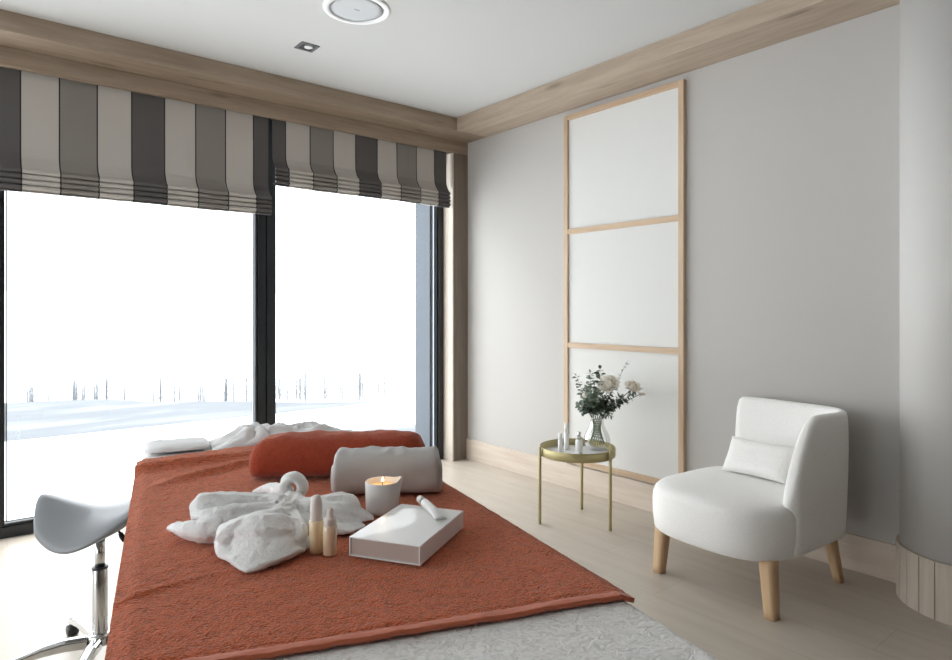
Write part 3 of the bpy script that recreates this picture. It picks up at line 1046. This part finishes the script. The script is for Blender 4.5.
# tube on the box
ta, tb = Vector((0.4885, 1.268)), Vector((0.4835, 1.142))
tl = (tb - ta).length
tz = ZT + hB + 0.0006
tu = thing('cream_tube', 'slim white cream tube with dark ring lying on the white box', 'tube', T(ta.x, ta.y, tz), TR + math.atan2((tb - ta).y, (tb - ta).x))
b = MB()
r = 0.0088
rings = []
for x, w, h in ((0.030, r, r), (0.034, r * 1.03, r * 1.03), (0.08, r * 1.1, r * 0.92), (0.118, r * 1.28, r * 0.42), (tl, r * 1.35, r * 0.22)):
    rings.append([(x, w * math.cos(2 * PI * j / 24), r + h * math.sin(2 * PI * j / 24) - (r - h) * 0.75) for j in range(24)])
b.rings(rings)
b.build('body', M['white_plastic'], tu)
b = MB()
b.rings([[(x, q * math.cos(2 * PI * j / 24), r + q * math.sin(2 * PI * j / 24)) for j in range(24)] for x, q in ((0.0, r * 0.75), (0.001, r * 0.88), (0.0245, r * 0.93))])
b.build('cap', M['ceramic'], tu)
b = MB()
b.rings([[(x, q * math.cos(2 * PI * j / 24), r + q * math.sin(2 * PI * j / 24)) for j in range(24)] for x, q in ((0.0246, r * 0.9), (0.0298, r * 0.9))])
b.build('ring', M['dark_green'], tu)

# ------------------------------------------------------------------ saddle stool
st = thing('saddle_stool', 'grey saddle stool on a chrome base beside the window', 'stool', (0.397, 2.523, 0), -YAW)
# local x = picture right, local y = away from the camera
b = MB()
nu, nv = 36, 28
def seat_pt(u, v, off):
    # u: -1 (picture left) .. 1 ; v: -1 near flap .. 1 far flap
    wv = 0.155 * (1 - 0.20 * max(0, u) ** 2 - 0.12 * max(0, -u) ** 3)
    x = 0.205 * u - 0.02 * v * max(0, -u)
    y = wv * v
    rise = 0.062 * max(0, -u) ** 1.6 + 0.050 * max(0, u) ** 1.7
    drop = 0.088 * abs(v) ** 1.9 * (1 - 0.55 * u)
    z = 0.530 + rise - drop + 0.01 * u
    return Vector((x, y, z - off))
top, bot = [], []
for j in range(nv + 1):
    for i in range(nu + 1):
        u, v = -1 + 2 * i / nu, -1 + 2 * j / nv
        # squircle the parameter square to a rounded outline
        uu = u * math.sqrt(1 - 0.38 * v * v)
        vv = v * math.sqrt(1 - 0.38 * u * u)
        e = max(abs(u), abs(v))
        th = 0.045 * (1 - e ** 4) + 0.010
        top.append(seat_pt(uu, vv, 0.012 * e ** 8))
        bot.append(seat_pt(uu * 0.985, vv * 0.985, th + 0.012))
W_ = nu + 1
vs = top + bot
n0 = len(top)
fs = []
for j in range(nv):
    for i in range(nu):
        q = (j * W_ + i, j * W_ + i + 1, (j + 1) * W_ + i + 1, (j + 1) * W_ + i)
        fs.append(q)
        fs.append(tuple(n0 + k for k in reversed(q)))
edge = [i for i in range(W_)] + [j * W_ + nu for j in range(1, nv + 1)] + [nv * W_ + i for i in range(nu - 1, -1, -1)] + [j * W_ for j in range(nv - 1, 0, -1)]
for k in range(len(edge)):
    a, c = edge[k], edge[(k + 1) % len(edge)]
    fs.append((a, n0 + a, n0 + c, c))
b.add(vs, fs)
so = subsurf(b.build('seat', M['vinyl_grey'], st), 1)
b = MB()
b.lathe([(0.030, 0.432), (0.030, 0.445), (0.045, 0.447), (0.045, 0.462)], n=32)
b.lathe([(0.021, 0.420), (0.024, 0.432)], n=32)
b.build('collar', M['black'], st)
b = MB()
b.lathe([(0.0165, 0.30), (0.0165, 0.425)], n=28)
b.build('piston', M['chrome'], st)
b = MB()
b.lathe([(0.0235, 0.075), (0.0245, 0.08), (0.0245, 0.318), (0.0235, 0.320), (0.016, 0.321)], n=36)
b.build('gas_column', M['chrome'], st)
b = MB()
b.lathe([(0.0252, 0.3145), (0.0252, 0.3205), (0.016, 0.3215)], n=36)
b.build('column_ring', M['black'], st)
b = MB()
b.lathe([(0.033, 0.058), (0.038, 0.062), (0.038, 0.088), (0.034, 0.094), (0.0252, 0.096)], n=36)
b.build('hub', M['chrome'], st)
for k in range(5):
    a = math.radians(212 + 72 * k)
    d = Vector((math.cos(a), math.sin(a), 0))
    p = Vector((-d.y, d.x, 0))
    b = MB()
    rings = []
    for s, z, w, h in ((0.037, 0.074, 0.019, 0.019), (0.10, 0.080, 0.018, 0.018), (0.17, 0.076, 0.016, 0.015), (0.23, 0.064, 0.014, 0.012), (0.272, 0.051, 0.013, 0.010)):
        c = d * s + Vector((0, 0, z))
        up = Vector((0, 0, 1))
        rings.append([c + p * w * sx + up * h * sz for sx, sz in ((-1, -1), (1, -1), (1, 0.5), (0.45, 1), (-0.45, 1), (-1, 0.5))])
    b.rings(rings)
    arm = b.build('base_arm', M['chrome'], st, smooth=False, bevel=0.003)
    cpos = d * 0.262
    b = MB()
    b.rings([[(cpos.x + p.x * t + d.x * 0.020 * math.cos(2 * PI * j / 20), cpos.y + p.y * t + d.y * 0.020 * math.cos(2 * PI * j / 20), 0.0205 + 0.020 * math.sin(2 * PI * j / 20)) for j in range(20)] for t in (-0.016, -0.004, 0.004, 0.016)])
    b.build('caster', M['black'], st)
b = MB()
b.tube([(0.03, -0.01, 0.452), (0.065, -0.02, 0.462), (0.080, -0.03, 0.455), (0.092, -0.035, 0.44)], [0.004, 0.004, 0.004, 0.004], 10)
lv = b.build('lever', M['black'], st)
b = MB()
b.tube([(0.088, -0.033, 0.446), (0.096, -0.037, 0.436), (0.108, -0.043, 0.424)], [0.007, 0.009, 0.008], 14)
b.build('lever_knob', M['black'], lv)

# ------------------------------------------------------------------ side table, bottles, vase, flowers
TCX, TCY = 2.758, 2.466
sd = thing('side_table', 'round brass tray side table on three slim legs below the wall panel', 'table', (TCX, TCY, 0))
b = MB()
zr, z0_ = 0.428, 0.378
b.lathe([(0.001, z0_), (0.210, z0_), (0.2125, z0_ + 0.002), (0.2125, zr - 0.001), (0.2115, zr), (0.2095, zr), (0.2085, zr - 0.001), (0.2085, z0_ + 0.006), (0.001, z0_ + 0.006)], n=96)
tr = b.build('tray', M['brass'], sd, smooth=False)
tr.data.polygons.foreach_set('use_smooth', [True] * len(tr.data.polygons))
b = MB()
b.lathe([(0.2075, z0_ + 0.0065), (0.2075, z0_ + 0.009), (0.001, z0_ + 0.009)], n=96)
b.build('tray_plate', M['mirror'], sd, smooth=False)
for (fx, fy) in ((2.559, 2.565), (2.947, 2.598), (2.774, 2.242)):
    d = Vector((fx - TCX, fy - TCY, 0)).normalized()
    p = d * 0.2235
    b = MB()
    b.lathe([(0.0078, 0.0), (0.0085, 0.001), (0.0085, 0.430), (0.0075, 0.432)], (p.x, p.y, 0), 20)
    lg = b.build('leg', M['brass'], sd)
    q = d * 0.214
    b = MB()
    b.box((-0.006, -0.004, 0.381), (0.006, 0.004, 0.389))
    b.v = [(q.x + x * d.x - y * d.y, q.y + x * d.y + y * d.x, z) for x, y, z in b.v]
    b.build('bracket', M['brass'], lg, smooth=False)
ZP = z0_ + 0.0095
def on_tray(px, py, z=ZP):
    # point of the tray plate seen at pixel px, py of the frame
    s, c = math.sin(YAW), math.cos(YAW)
    l, v = (px - 476) / F_PX, -(py - CY) / F_PX
    t = (z - H) / v
    return Vector(((s + c * l) * t, (c - s * l) * t, z))
def cosmetic(pos, r, hb, rc, hc, mb, mc, label):
    o = thing('cosmetic_bottle', label, 'bottle', pos, 0, 'white bottles on the tray table')
    b = MB()
    b.lathe([(r * 0.95, 0), (r, 0.002), (r, hb - 0.002), (r * 0.9, hb), (rc * 0.9, hb + 0.001)], n=28)
    b.build('body', mb, o)
    b = MB()
    b.lathe([(rc, hb + 0.0012), (rc, hb + hc - 0.001), (rc * 0.9, hb + hc)], n=28)
    b.build('cap', mc, o)
cosmetic(on_tray(566.3, 449.5), 0.0135, 0.098, 0.0120, 0.055, M['white_plastic'], M['white_plastic'], 'tallest white bottle, standing at the back left of the tray table')
cosmetic(on_tray(560.3, 452.0), 0.0135, 0.070, 0.0115, 0.036, M['white_plastic'], M['speaker_white'], 'white bottle in front of the tallest one, nearest the left table leg')
cosmetic(on_tray(579, 453), 0.0200, 0.076, 0.0105, 0.044, M['white_plastic'], M['cap_silver'], 'white bottle with silver cap between the vase and the other bottles')

vz = on_tray(597, 449)
vase = thing('vase', 'round clear glass vase on the tray table holding the flowers', 'vase', vz)
b = MB()
outer = [(0.030, 0.0), (0.055, 0.006), (0.072, 0.030), (0.077, 0.055), (0.070, 0.085), (0.052, 0.118), (0.040, 0.145), (0.038, 0.165), (0.044, 0.185), (0.046, 0.190)]
b.lathe([(0.002, 0.0)] + outer, n=48, cap1=False)
b.build('body', M['vase_glass'], vase)
VZ = Vector(vz)

def leaf(b, base, d, up, ln, wd, mi=0, curl=0.25):
    d = d.normalized()
    s = d.cross(up)
    if s.length < 0.05:
        s = d.cross(Vector((1, 0, 0)))
    s.normalize()
    nn = s.cross(d)
    prof = ((0.0, 0.05), (0.25, 0.75), (0.5, 1.0), (0.75, 0.8), (1.0, 0.06))
    vs = []
    for t, w in prof:
        c = base + d * ln * t + nn * (-curl * ln * t * t)
        vs += [c - s * wd * w * 0.5 + nn * wd * 0.12 * w, c, c + s * wd * w * 0.5 + nn * wd * 0.12 * w]
    fs = []
    for i in range(4):
        a = i * 3
        fs += [(a, a + 1, a + 4, a + 3), (a + 1, a + 2, a + 5, a + 4)]
    b.add(vs, fs, mi)

def bez(p0, p1, p2, n=14):
    return [p0 * (1 - t) ** 2 + p1 * 2 * t * (1 - t) + p2 * t * t for t in [i / n for i in range(n + 1)]]

SCR_R = Vector((math.cos(YAW), -math.sin(YAW), 0))    # picture right
SCR_D = Vector((math.sin(YAW), math.cos(YAW), 0))     # away from the camera
def at_img(px, py, dd=0.0):
    """point at the vase's own distance (plus dd) on the ray of pixel px, py"""
    dep = VZ.dot(SCR_D) + dd
    return SCR_R * ((px - 476) / F_PX * dep) + SCR_D * dep + Vector((0, 0, H - (py - CY) / F_PX * dep))

def rel(p):
    return p - VZ
neck = Vector((0, 0, 0.165))
STEMS = {}
def stem_path(tip, k):
    a = STEMS[k]
    R0 = 0.031
    foot = Vector((0.045 * math.cos(a + 1.95), 0.045 * math.sin(a + 1.95), 0.030))
    nk = Vector((R0 * math.cos(a), R0 * math.sin(a), 0.178))
    up = nk + (nk - foot) * 0.30
    low = [foot + (nk - foot) * (i / 5) for i in range(5)]
    return low + bez(nk, up, tip, 14)

FOL = 'bouquet in the glass vase'
def sprig(px, py, dd, k, label, size=0.026, dens=11, pale=False, name='eucalyptus_sprig', slim=1.0):
    tip = rel(at_img(px, py, dd))
    root = thing(name, label, 'plant', VZ, 0, FOL)
    path = stem_path(tip, k)
    b = MB()
    b.tube(path, [0.0019] * 8 + [0.0019 - 0.0012 * i / (len(path) - 9) for i in range(len(path) - 8)], 6)
    b.build('stem', M['stem'], root)
    b = MB()
    up = path[5:]
    rr = random.Random(100 + k)
    for j in range(dens):
        t = 0.30 + 0.70 * (j + rr.random() * 0.6) / dens
        f = t * (len(up) - 1)
        i = min(int(f), len(up) - 2)
        c = up[i].lerp(up[i + 1], f - i)
        tg = (up[i + 1] - up[i]).normalized()
        for sgn in (0, 1):
            a = j * 1.7 + sgn * PI + rr.uniform(-0.5, 0.5)
            q = tg.orthogonal().normalized()
            q = Matrix.Rotation(a, 3, tg) @ q
            d = (q + tg * rr.uniform(0.15, 0.8)).normalized()
            sz = size * rr.uniform(0.7, 1.2) * (1.1 - 0.45 * t)
            # short petiole first
            leaf(b, c + d * 0.003, d, tg + Vector((rr.uniform(-.4, .4), rr.uniform(-.4, .4), rr.uniform(-.4, .4))), sz * 1.15, sz * slim, 0, rr.uniform(0.0, 0.35))
    leaf(b, path[-1], path[-1] - path[-2], Vector((0, 0, 1)), size * 0.6, size * 0.5 * slim)
    b.build('leaves', M['leaf_pale'] if pale else M['leaf'], root)
    return root
sprigs = [
    (576, 376, 0.00, 0, 'eucalyptus sprig at the far left edge of the bouquet, upper one', 0.036, 15, False),
    (579, 405, -0.02, 1, 'drooping green sprig at the lower left edge of the bouquet', 0.042, 14, False),
    (590, 373, 0.03, 2, 'pale eucalyptus sprig at the back upper left of the bouquet', 0.040, 20, True),
    (600, 369, -0.01, 3, 'dark leafy sprig at the top of the bouquet behind the big rose', 0.042, 20, False),
    (586, 388, -0.05, 4, 'pale leafy sprig at the front left of the bouquet', 0.042, 20, True),
    (627, 362, 0.02, 5, 'tallest thin sprig rising between the two roses of the bouquet', 0.018, 18, False),
    (621, 396, -0.05, 6, 'leafy sprig below the big rose at the front of the bouquet', 0.038, 17, False),
    (612, 416, -0.05, 7, 'small sprig hanging low over the vase neck', 0.026, 14, True),
    (631, 396, 0.00, 8, 'dark leafy sprig under the right hand rose', 0.042, 14, False),
    (597, 392, -0.08, 9, 'bushy pale sprig in the front centre of the bouquet', 0.040, 22, True),
    (606, 398, 0.03, 10, 'dark sprig in the centre of the bouquet behind the roses', 0.042, 20, False),
    (641, 389, 0.02, 15, 'outermost leafy sprig behind the rosebud at the far right', 0.036, 12, False),
    (619, 380, 0.03, 16, 'dark sprig filling the gap between the two open roses', 0.036, 14, False),
    (594, 384, 0.05, 17, 'dark sprig at the back left behind the pale ones', 0.040, 18, False),
    (597, 404, -0.06, 18, 'short dense sprig low in the front of the bouquet', 0.036, 18, False),
]
roses = [(608.5, 383.5, -0.05, 11), (633, 386, -0.03, 12), (642, 394, -0.02, 13), (585, 396, -0.06, 14)]
tips = [(rel(at_img(a[0], a[1], a[2])), a[3]) for a in sprigs] + [(rel(at_img(a[0], a[1], a[2])), a[3]) for a in roses]
tips.sort(key=lambda q: math.atan2(q[0].y, q[0].x))
for n_, (q, k) in enumerate(tips):
    STEMS[k] = -PI + 2 * PI * (n_ + 0.5) / len(tips)
for a in sprigs:
    sprig(a[0], a[1], a[2], a[3], a[4], a[5], a[6], a[7])

def rose(px, py, dd, r, k, label, face, bud=False):
    c = rel(at_img(px, py, dd))
    root = thing('white_rose', label, 'flower', VZ, 0, 'white roses in the vase')
    ax = face.normalized()
    base = c - ax * r * 0.75
    path = stem_path(base, k)
    b = MB()
    b.tube(path, 0.0020, 7)
    b.build('stem', M['stem'], root)
    q = ax.to_track_quat('Z', 'Y').to_matrix()
    b = MB()
    rr = random.Random(k)
    layers = ((0.22, 3, 1.12, 0.0), (0.33, 4, 1.09, 0.02), (0.45, 5, 1.04, 0.05), (0.62, 5, 0.98, 0.10), (0.80, 6, 0.88, 0.22), (0.96, 6, 0.72, 0.40)) if not bud else ((0.22, 3, 1.3, 0.0), (0.42, 4, 1.2, 0.03), (0.6, 5, 1.05, 0.08))
    core = []
    for j in range(9):
        ph = -PI / 2 + PI * j / 8
        core.append([c + q @ Vector((0.40 * r * math.cos(ph) * math.cos(2 * PI * m / 14) + 1e-5, 0.40 * r * math.cos(ph) * math.sin(2 * PI * m / 14), r * (0.02 + 0.62 * math.sin(ph)))) for m in range(14)])
    b.rings(core)
    for li_, (rad, cnt, hh, flare) in enumerate(layers):
        for p in range(cnt):
            a0 = 2 * PI * p / cnt + li_ * 0.9 + rr.uniform(-0.15, 0.15)
            half = PI / cnt * 1.35
            nu_, nv_ = 6, 6
            vs = []
            for j in range(nv_ + 1):
                t = j / nv_
                for i in range(nu_ + 1):
                    s = -1 + 2 * i / nu_
                    prof = math.sin(min(1.0, t * 1.15) * PI / 2) ** 0.7
                    rad_t = r * rad * (0.25 + 0.75 * prof) + r * flare * 0.55 * t ** 3
                    zt = r * (hh * 1.25 * t * (1 - 0.22 * s * s * t) - 0.62) - r * flare * 0.5 * t ** 4
                    a = a0 + half * s * (0.55 + 0.45 * t) * (1 - 0.25 * t ** 4)
                    vs.append(c + q @ Vector((rad_t * math.cos(a), rad_t * math.sin(a), zt)))
            fs = [(j * (nu_ + 1) + i, j * (nu_ + 1) + i + 1, (j + 1) * (nu_ + 1) + i + 1, (j + 1) * (nu_ + 1) + i) for j in range(nv_) for i in range(nu_)]
            b.add(vs, fs)
    fh = b.build('flower_head', M['petal'], root)
    b = MB()
    for j in range(5):
        a = 2 * PI * j / 5
        d = q @ Vector((math.cos(a), math.sin(a), 0.1))
        leaf(b, base + d * 0.004, d, ax, r * 0.8, r * 0.3)
    b.build('sepals', M['leaf'], root)
toward = -SCR_D
rose(608.5, 383.5, -0.05, 0.054, 11, 'largest cream white rose in the middle of the bouquet', toward * 0.7 + Vector((0, 0, 0.75)) - SCR_R * 0.35)
rose(633, 386, -0.03, 0.042, 12, 'smaller white rose leaning out at the right of the bouquet', toward * 0.6 + Vector((0, 0, 0.8)) + SCR_R * 0.2)
rose(642, 394, -0.02, 0.019, 13, 'white rosebud at the far right tip of the bouquet', SCR_R + Vector((0, 0, 0.3)) + toward * 0.5, True)
rose(585, 396, -0.06, 0.022, 14, 'closed white rosebud at the left of the bouquet', toward * 0.5 - SCR_R * 0.6 + Vector((0, 0, 0.7)), True)

# ------------------------------------------------------------------ slipper chair
ch = thing('slipper_chair', 'low white upholstered slipper chair with wooden legs by the right wall', 'chair', (2.768, 1.464, 0), math.radians(176))
# local x = front of the seat, local y = near side in the picture
FX, RX, NY, FY = 0.342, -0.340, 0.312, -0.342
def seat_outline(k, n=64):
    pts = []
    for j in range(n):
        th = 2 * PI * j / n
        c, s = math.cos(th), math.sin(th)
        e = 3.9
        q = (abs(c) ** e + abs(s) ** e) ** (-1 / e)
        x, y = q * c, q * s
        X = (FX + RX) / 2 + x * (FX - RX) / 2 * k
        Y = (NY + FY) / 2 + y * (NY - FY) / 2 * k
        # bowed front
        if x > 0:
            X += 0.035 * (1 - y * y) * max(0, x)
        pts.append((X, Y))
    return pts
b = MB()
rings = []
for z, k in ((0.216, 0.90), (0.212, 0.955), (0.220, 0.978), (0.27, 0.995), (0.34, 1.0), (0.375, 0.993), (0.396, 0.972), (0.409, 0.935), (0.417, 0.85), (0.422, 0.70), (0.425, 0.45), (0.426, 0.2)):
    rings.append([(x, y, z) for x, y in seat_outline(k)])
b.rings(rings)
b.build('seat', M['boucle'], ch)
# wrap-around back: a path from the far rear corner, along the rear, round the near corner and forward along the near side
def back_path():
    pts = []
    th = 0.075
    rc = 0.17
    xr, yn, yf = RX - 0.02, NY + 0.004, FY + 0.055
    pts.append((xr, yf))
    m = 14
    for i in range(1, m):
        pts.append((xr - 0.012 * math.sin(PI * i / m), yf + (yn - rc - yf) * i / m))
    for i in range(13):
        a = PI - (PI / 2) * i / 12
        pts.append((xr + rc + rc * math.cos(a), yn - rc + rc * math.sin(a)))
    x_end = 0.175
    for i in range(1, 29):
        pts.append((xr + rc + (x_end - xr - rc) * i / 28, yn))
    return pts
bp_ = back_path()
arc = [0.0]
for i in range(1, len(bp_)):
    arc.append(arc[-1] + math.hypot(bp_[i][0] - bp_[i - 1][0], bp_[i][1] - bp_[i - 1][1]))
tot = arc[-1]
b = MB()
rings = []
for i, (x, y) in enumerate(bp_):
    a, c = bp_[max(i - 1, 0)], bp_[min(i + 1, len(bp_) - 1)]
    tx, ty = c[0] - a[0], c[1] - a[1]
    l = math.hypot(tx, ty)
    nx, ny = ty / l, -tx / l          # inward
    s = arc[i] / tot
    # height: full along the rear, sweeping down along the near side
    hgt = 0.758 - 0.34 * max(0.0, 1 - (tot - arc[i]) / 0.24) ** 2.1
    if s < 0.05:
        hgt -= 0.018 * (1 - s / 0.05) ** 2
    zb = 0.216
    lean = 0.045 * smooth_step(0.75, 0.4, s)
    tb_, tt = 0.078, 0.052
    end = 1.0
    if s > 0.965:
        end = 1 - 0.65 * ((s - 0.965) / 0.035) ** 2
    if s < 0.03:
        end = 1 - 0.55 * ((0.03 - s) / 0.03) ** 2
    ring = []
    def pt(off, z):
        kz = (z - zb) / 0.5
        o = off - lean * kz
        return (x + nx * o, y + ny * o, z)
    tb_ *= end
    tt2 = tt * end
    mid_o = 0.039
    def sec(f, z, t):
        return pt(mid_o + f * t / 2, z)
    hh = hgt - zb
    ring += [sec(-1, zb, tb_ * 0.9), sec(-1, zb + 0.012, tb_), sec(-1, zb + hh * 0.35, tb_), sec(-1, zb + hh * 0.7, tb_ * 0.9), sec(-1, hgt - 0.025, tt2), sec(-0.72, hgt - 0.007, tt2), sec(-0.3, hgt, tt2),
             sec(0.3, hgt, tt2), sec(0.72, hgt - 0.007, tt2), sec(1, hgt - 0.025, tt2), sec(1, zb + hh * 0.7, tb_ * 0.9), sec(1, zb + hh * 0.35, tb_), sec(1, zb + 0.012, tb_), sec(1, zb, tb_ * 0.9)]
    rings.append(ring)
b.rings(rings)
subsurf(b.build('backrest', M['boucle'], ch), 1)
for (tx, ty, fx, fy) in ((0.262, 0.252, 0.274, 0.274), (0.258, -0.258, 0.272, -0.270), (-0.252, 0.232, -0.290, 0.258), (-0.235, -0.215, -0.290, -0.252)):
    b = MB()
    rings = []
    for k in range(7):
        t = k / 6
        x, y = tx + (fx - tx) * t, ty + (fy - ty) * t
        w = 0.031 - 0.007 * t if tx > 0 else 0.026 - 0.008 * t
        e = 5.0
        ring = []
        for j in range(20):
            th = 2 * PI * j / 20
            c, s = math.cos(th), math.sin(th)
            q = (abs(c) ** e + abs(s) ** e) ** (-1 / e)
            ring.append((x + w * q * c, y + w * q * s, 0.219 * (1 - t)))
        rings.append(ring)
    b.rings(rings)
    b.build('leg', M['leg'], ch)

# small cushion leaning on the back
b = MB()
nu, nv = 40, 24
hw, hh, tk = 0.158, 0.088, 0.042
top, bot = [], []
for j in range(nv + 1):
    for i in range(nu + 1):
        u, v = -1 + 2 * i / nu, -1 + 2 * j / nv
        prof = max(0.0, (1 - u ** 4)) ** 0.5 * max(0.0, (1 - v ** 4)) ** 0.5
        pin = 1 - 0.05 * (1 - abs(u)) * 1.0
        x = hw * u * (1 - 0.05 * (1 - v * v))
        y = hh * v * (1 - 0.07 * (1 - u * u))
        w = 0.004 * nz(u * 3, v * 3, 2.0)
        top.append((x, y, tk * prof * 0.9 + w * prof + 0.002))
        bot.append((x, y, -tk * prof * 0.9 + w * prof - 0.002))
W_ = nu + 1
vs = top + bot
n0 = len(top)
fs = []
for j in range(nv):
    for i in range(nu):
        q = (j * W_ + i, j * W_ + i + 1, (j + 1) * W_ + i + 1, (j + 1) * W_ + i)
        fs.append(q)
        fs.append(tuple(n0 + k for k in reversed(q)))
edge = [i for i in range(W_)] + [j * W_ + nu for j in range(1, nv + 1)] + [nv * W_ + i for i in range(nu - 1, -1, -1)] + [j * W_ for j in range(nv - 1, 0, -1)]
for k in range(len(edge)):
    a, c = edge[k], edge[(k + 1) % len(edge)]
    fs.append((a, n0 + a, n0 + c, c))
b.add(vs, fs)
cu = b.build('lumbar_cushion', M['boucle'])
chm = Matrix.Translation((2.768, 1.464, 0)) @ Matrix.Rotation(math.radians(176), 4, 'Z')
# cushion axes in chair space: long side along local y, upright leaning back
cm = chm @ Matrix.Translation((-0.137, -0.034, 0.507)) @ Matrix.Rotation(math.radians(90), 4, 'Z') @ Matrix.Rotation(math.radians(60), 4, 'X')
cu.matrix_world = cm
tag(cu, 'small white lumbar cushion leaning against the chair back', 'cushion')

# ------------------------------------------------------------------ outdoors: snow terrace, bank, valley, frosted trees
def snow_z(x, y):
    d = y - 4.4
    z = -0.62 - 0.015 * d - 0.36 * smooth_step(0.6, 3.5, d)
    z += 0.16 * math.exp(-((d - 5.2) / 1.5) ** 2) * (0.75 + 0.5 * nz(x * 0.35, d * 0.2, 1.0))
    z += (0.10 * nz(x * 0.9, d * 0.9, 2.0) + 0.22 * nz(x * 0.33, d * 0.4, 8.0)) * smooth_step(0.5, 3, d) * smooth_step(14, 7, d)
    z -= 0.145 * max(-4.0, min(11.0, x - 1.0)) * smooth_step(26.0, 14.0, d)
    z -= 2.7 * smooth_step(6.0, 22.0, d)
    z -= 1.2 * smooth_step(22, 45, d)
    z += 16.0 * smooth_step(70, 260, d)
    z += 0.25 * nz(x * 0.12, d * 0.12, 5.0) * smooth_step(9, 16, d) * smooth_step(26, 19, d)
    return z
b = MB()
xs = [-45 + 120 * i / 120 for i in range(121)]
ds = [0.0 + 0.25 * i for i in range(60)] + [15 + 2.0 * i for i in range(30)] + [75 + 10 * i for i in range(20)]
vs = [(x * (1 + d * 0.02), 4.40 + d, snow_z(x * (1 + d * 0.02), 4.40 + d)) for d in ds for x in xs]
nx_ = len(xs)
fs = [(j * nx_ + i, j * nx_ + i + 1, (j + 1) * nx_ + i + 1, (j + 1) * nx_ + i) for j in range(len(ds) - 1) for i in range(nx_ - 1)]
b.add(vs, fs)
struct(b.build('snow_ground', M['snow']))
b = MB()
b.add([(-60, -40, -0.62), (XL - 0.5, -40, -0.62), (XL - 0.5, 4.40, -0.62), (-60, 4.40, -0.62)], [(0, 1, 2, 3)])
struct(b.build('snow_field', M['snow'], smooth=False))

# frozen lake on the valley floor, its shores uneven
SR = Vector((math.cos(YAW), -math.sin(YAW), 0))
SD = Vector((math.sin(YAW), math.cos(YAW), 0))
ZL = -4.42
b = MB()
top_, bot_ = [], []
for i in range(81):
    la = -46 + 50 * i / 80
    near = 27.5 + 1.2 * nz(la * 0.25, 1.0) + 0.5 * nz(la * 0.9, 4.0)
    far = 39.5 + 1.5 * nz(la * 0.15, 7.0)
    for lst, d in ((bot_, near), (top_, far)):
        p = SR * la + SD * d
        lst.append((p.x, p.y, ZL))
b.rings([bot_, top_], False, False, False)
struct(b.build('frozen_lake', M['ice']))

def tree_mesh(seed):
    rr = random.Random(seed)
    b = MB()
    h = rr.uniform(2.0, 2.6)
    b.tube([(0, 0, -0.3), (0.03, 0, h * 0.5), (rr.uniform(-.1, .1), 0, h)], [0.055, 0.038, 0.010], 7)
    br = MB()
    for k in range(90):
        t = 0.06 + 0.90 * k / 90
        a = k * 2.4 + rr.uniform(-.3, .3)
        ln = (1 - t) * 0.50 + 0.12
        z = h * t
        e = Vector((math.cos(a) * ln, math.sin(a) * ln, z + ln * rr.uniform(0.1, 0.9)))
        br.tube([(0, 0, z), tuple(Vector((0, 0, z)).lerp(e, 0.55) + Vector((0, 0, 0.04))), tuple(e)], [0.013, 0.010, 0.004], 4)
    return b, br
protos = [tree_mesh(s) for s in range(3)]
pm = []
for tb_, br in protos:
    o1 = tb_.build('trunk', M['bark'])
    o2 = br.build('branches', M['bark'])
    pm.append((o1.data, o2.data))
    bpy.data.objects.remove(o1)
    bpy.data.objects.remove(o2)
rr = random.Random(11)
spots = []
tries = 0
while len(spots) < 64 and tries < 6000:
    tries += 1
    px = rr.uniform(20, 425)
    if 128 < px < 150 or px < 70 and rr.random() < 0.6:
        continue
    dep = rr.uniform(41, 48)
    p = SR * ((px - 476) / F_PX * dep) + SD * dep
    if all((p - q).length > 1.12 for q in spots):
        spots.append(p)
for i, p in enumerate(spots):
    t = thing('frosted_tree', 'bare frosted tree in the faint row beyond the snow', 'tree', (p.x, p.y, snow_z(p.x, p.y)), rr.uniform(0, 6.28), 'frosted trees beyond the snow')
    s = rr.uniform(0.75, 1.05)
    t.scale = (s, s, s)
    m1, m2 = pm[i % 3]
    for nm, me in (('trunk', m1), ('branches', m2)):
        o = bpy.data.objects.new(nm, me)
        COL.objects.link(o)
        o.parent = t

# ------------------------------------------------------------------ light: overcast sky, brighter overhead
w = bpy.data.worlds.new('overcast_sky')
S.world = w
w.use_nodes = True
nt = w.node_tree
bg = nt.nodes['Background']
tc = nt.nodes.new('ShaderNodeTexCoord')
sx = nt.nodes.new('ShaderNodeSeparateXYZ')
nt.links.new(tc.outputs['Generated'], sx.inputs[0])
mr = nt.nodes.new('ShaderNodeMapRange')
mr.inputs['From Min'].default_value = 0.0
mr.inputs['From Max'].default_value = 1.0
mr.inputs['To Min'].default_value = 1.0
mr.inputs['To Max'].default_value = 3.0
nt.links.new(sx.outputs['Z'], mr.inputs['Value'])
mu = nt.nodes.new('ShaderNodeMath')
mu.operation = 'MULTIPLY'
mu.inputs[1].default_value = 2.95
nt.links.new(mr.outputs['Result'], mu.inputs[0])
nt.links.new(mu.outputs[0], bg.inputs['Strength'])
bg.inputs['Color'].default_value = (0.93, 0.97, 1.0, 1)

pl = bpy.data.lights.new('window_portal', 'AREA')
pl.shape = 'RECTANGLE'
pl.size = 5.85
pl.size_y = 2.5
pl.cycles.is_portal = True
po = bpy.data.objects.new('window_portal', pl)
COL.objects.link(po)
po.location = (0.15, 4.262, 1.25)
po.rotation_euler = (-PI / 2, 0, 0)

pl2 = bpy.data.lights.new('side_portal', 'AREA')
pl2.shape = 'RECTANGLE'
pl2.size = 2.2
pl2.size_y = 2.45
pl2.cycles.is_portal = True
po2 = bpy.data.objects.new('side_portal', pl2)
COL.objects.link(po2)
po2.location = (XL - 0.16, 1.9, 1.225)
po2.rotation_euler = (PI / 2, 0, -PI / 2)
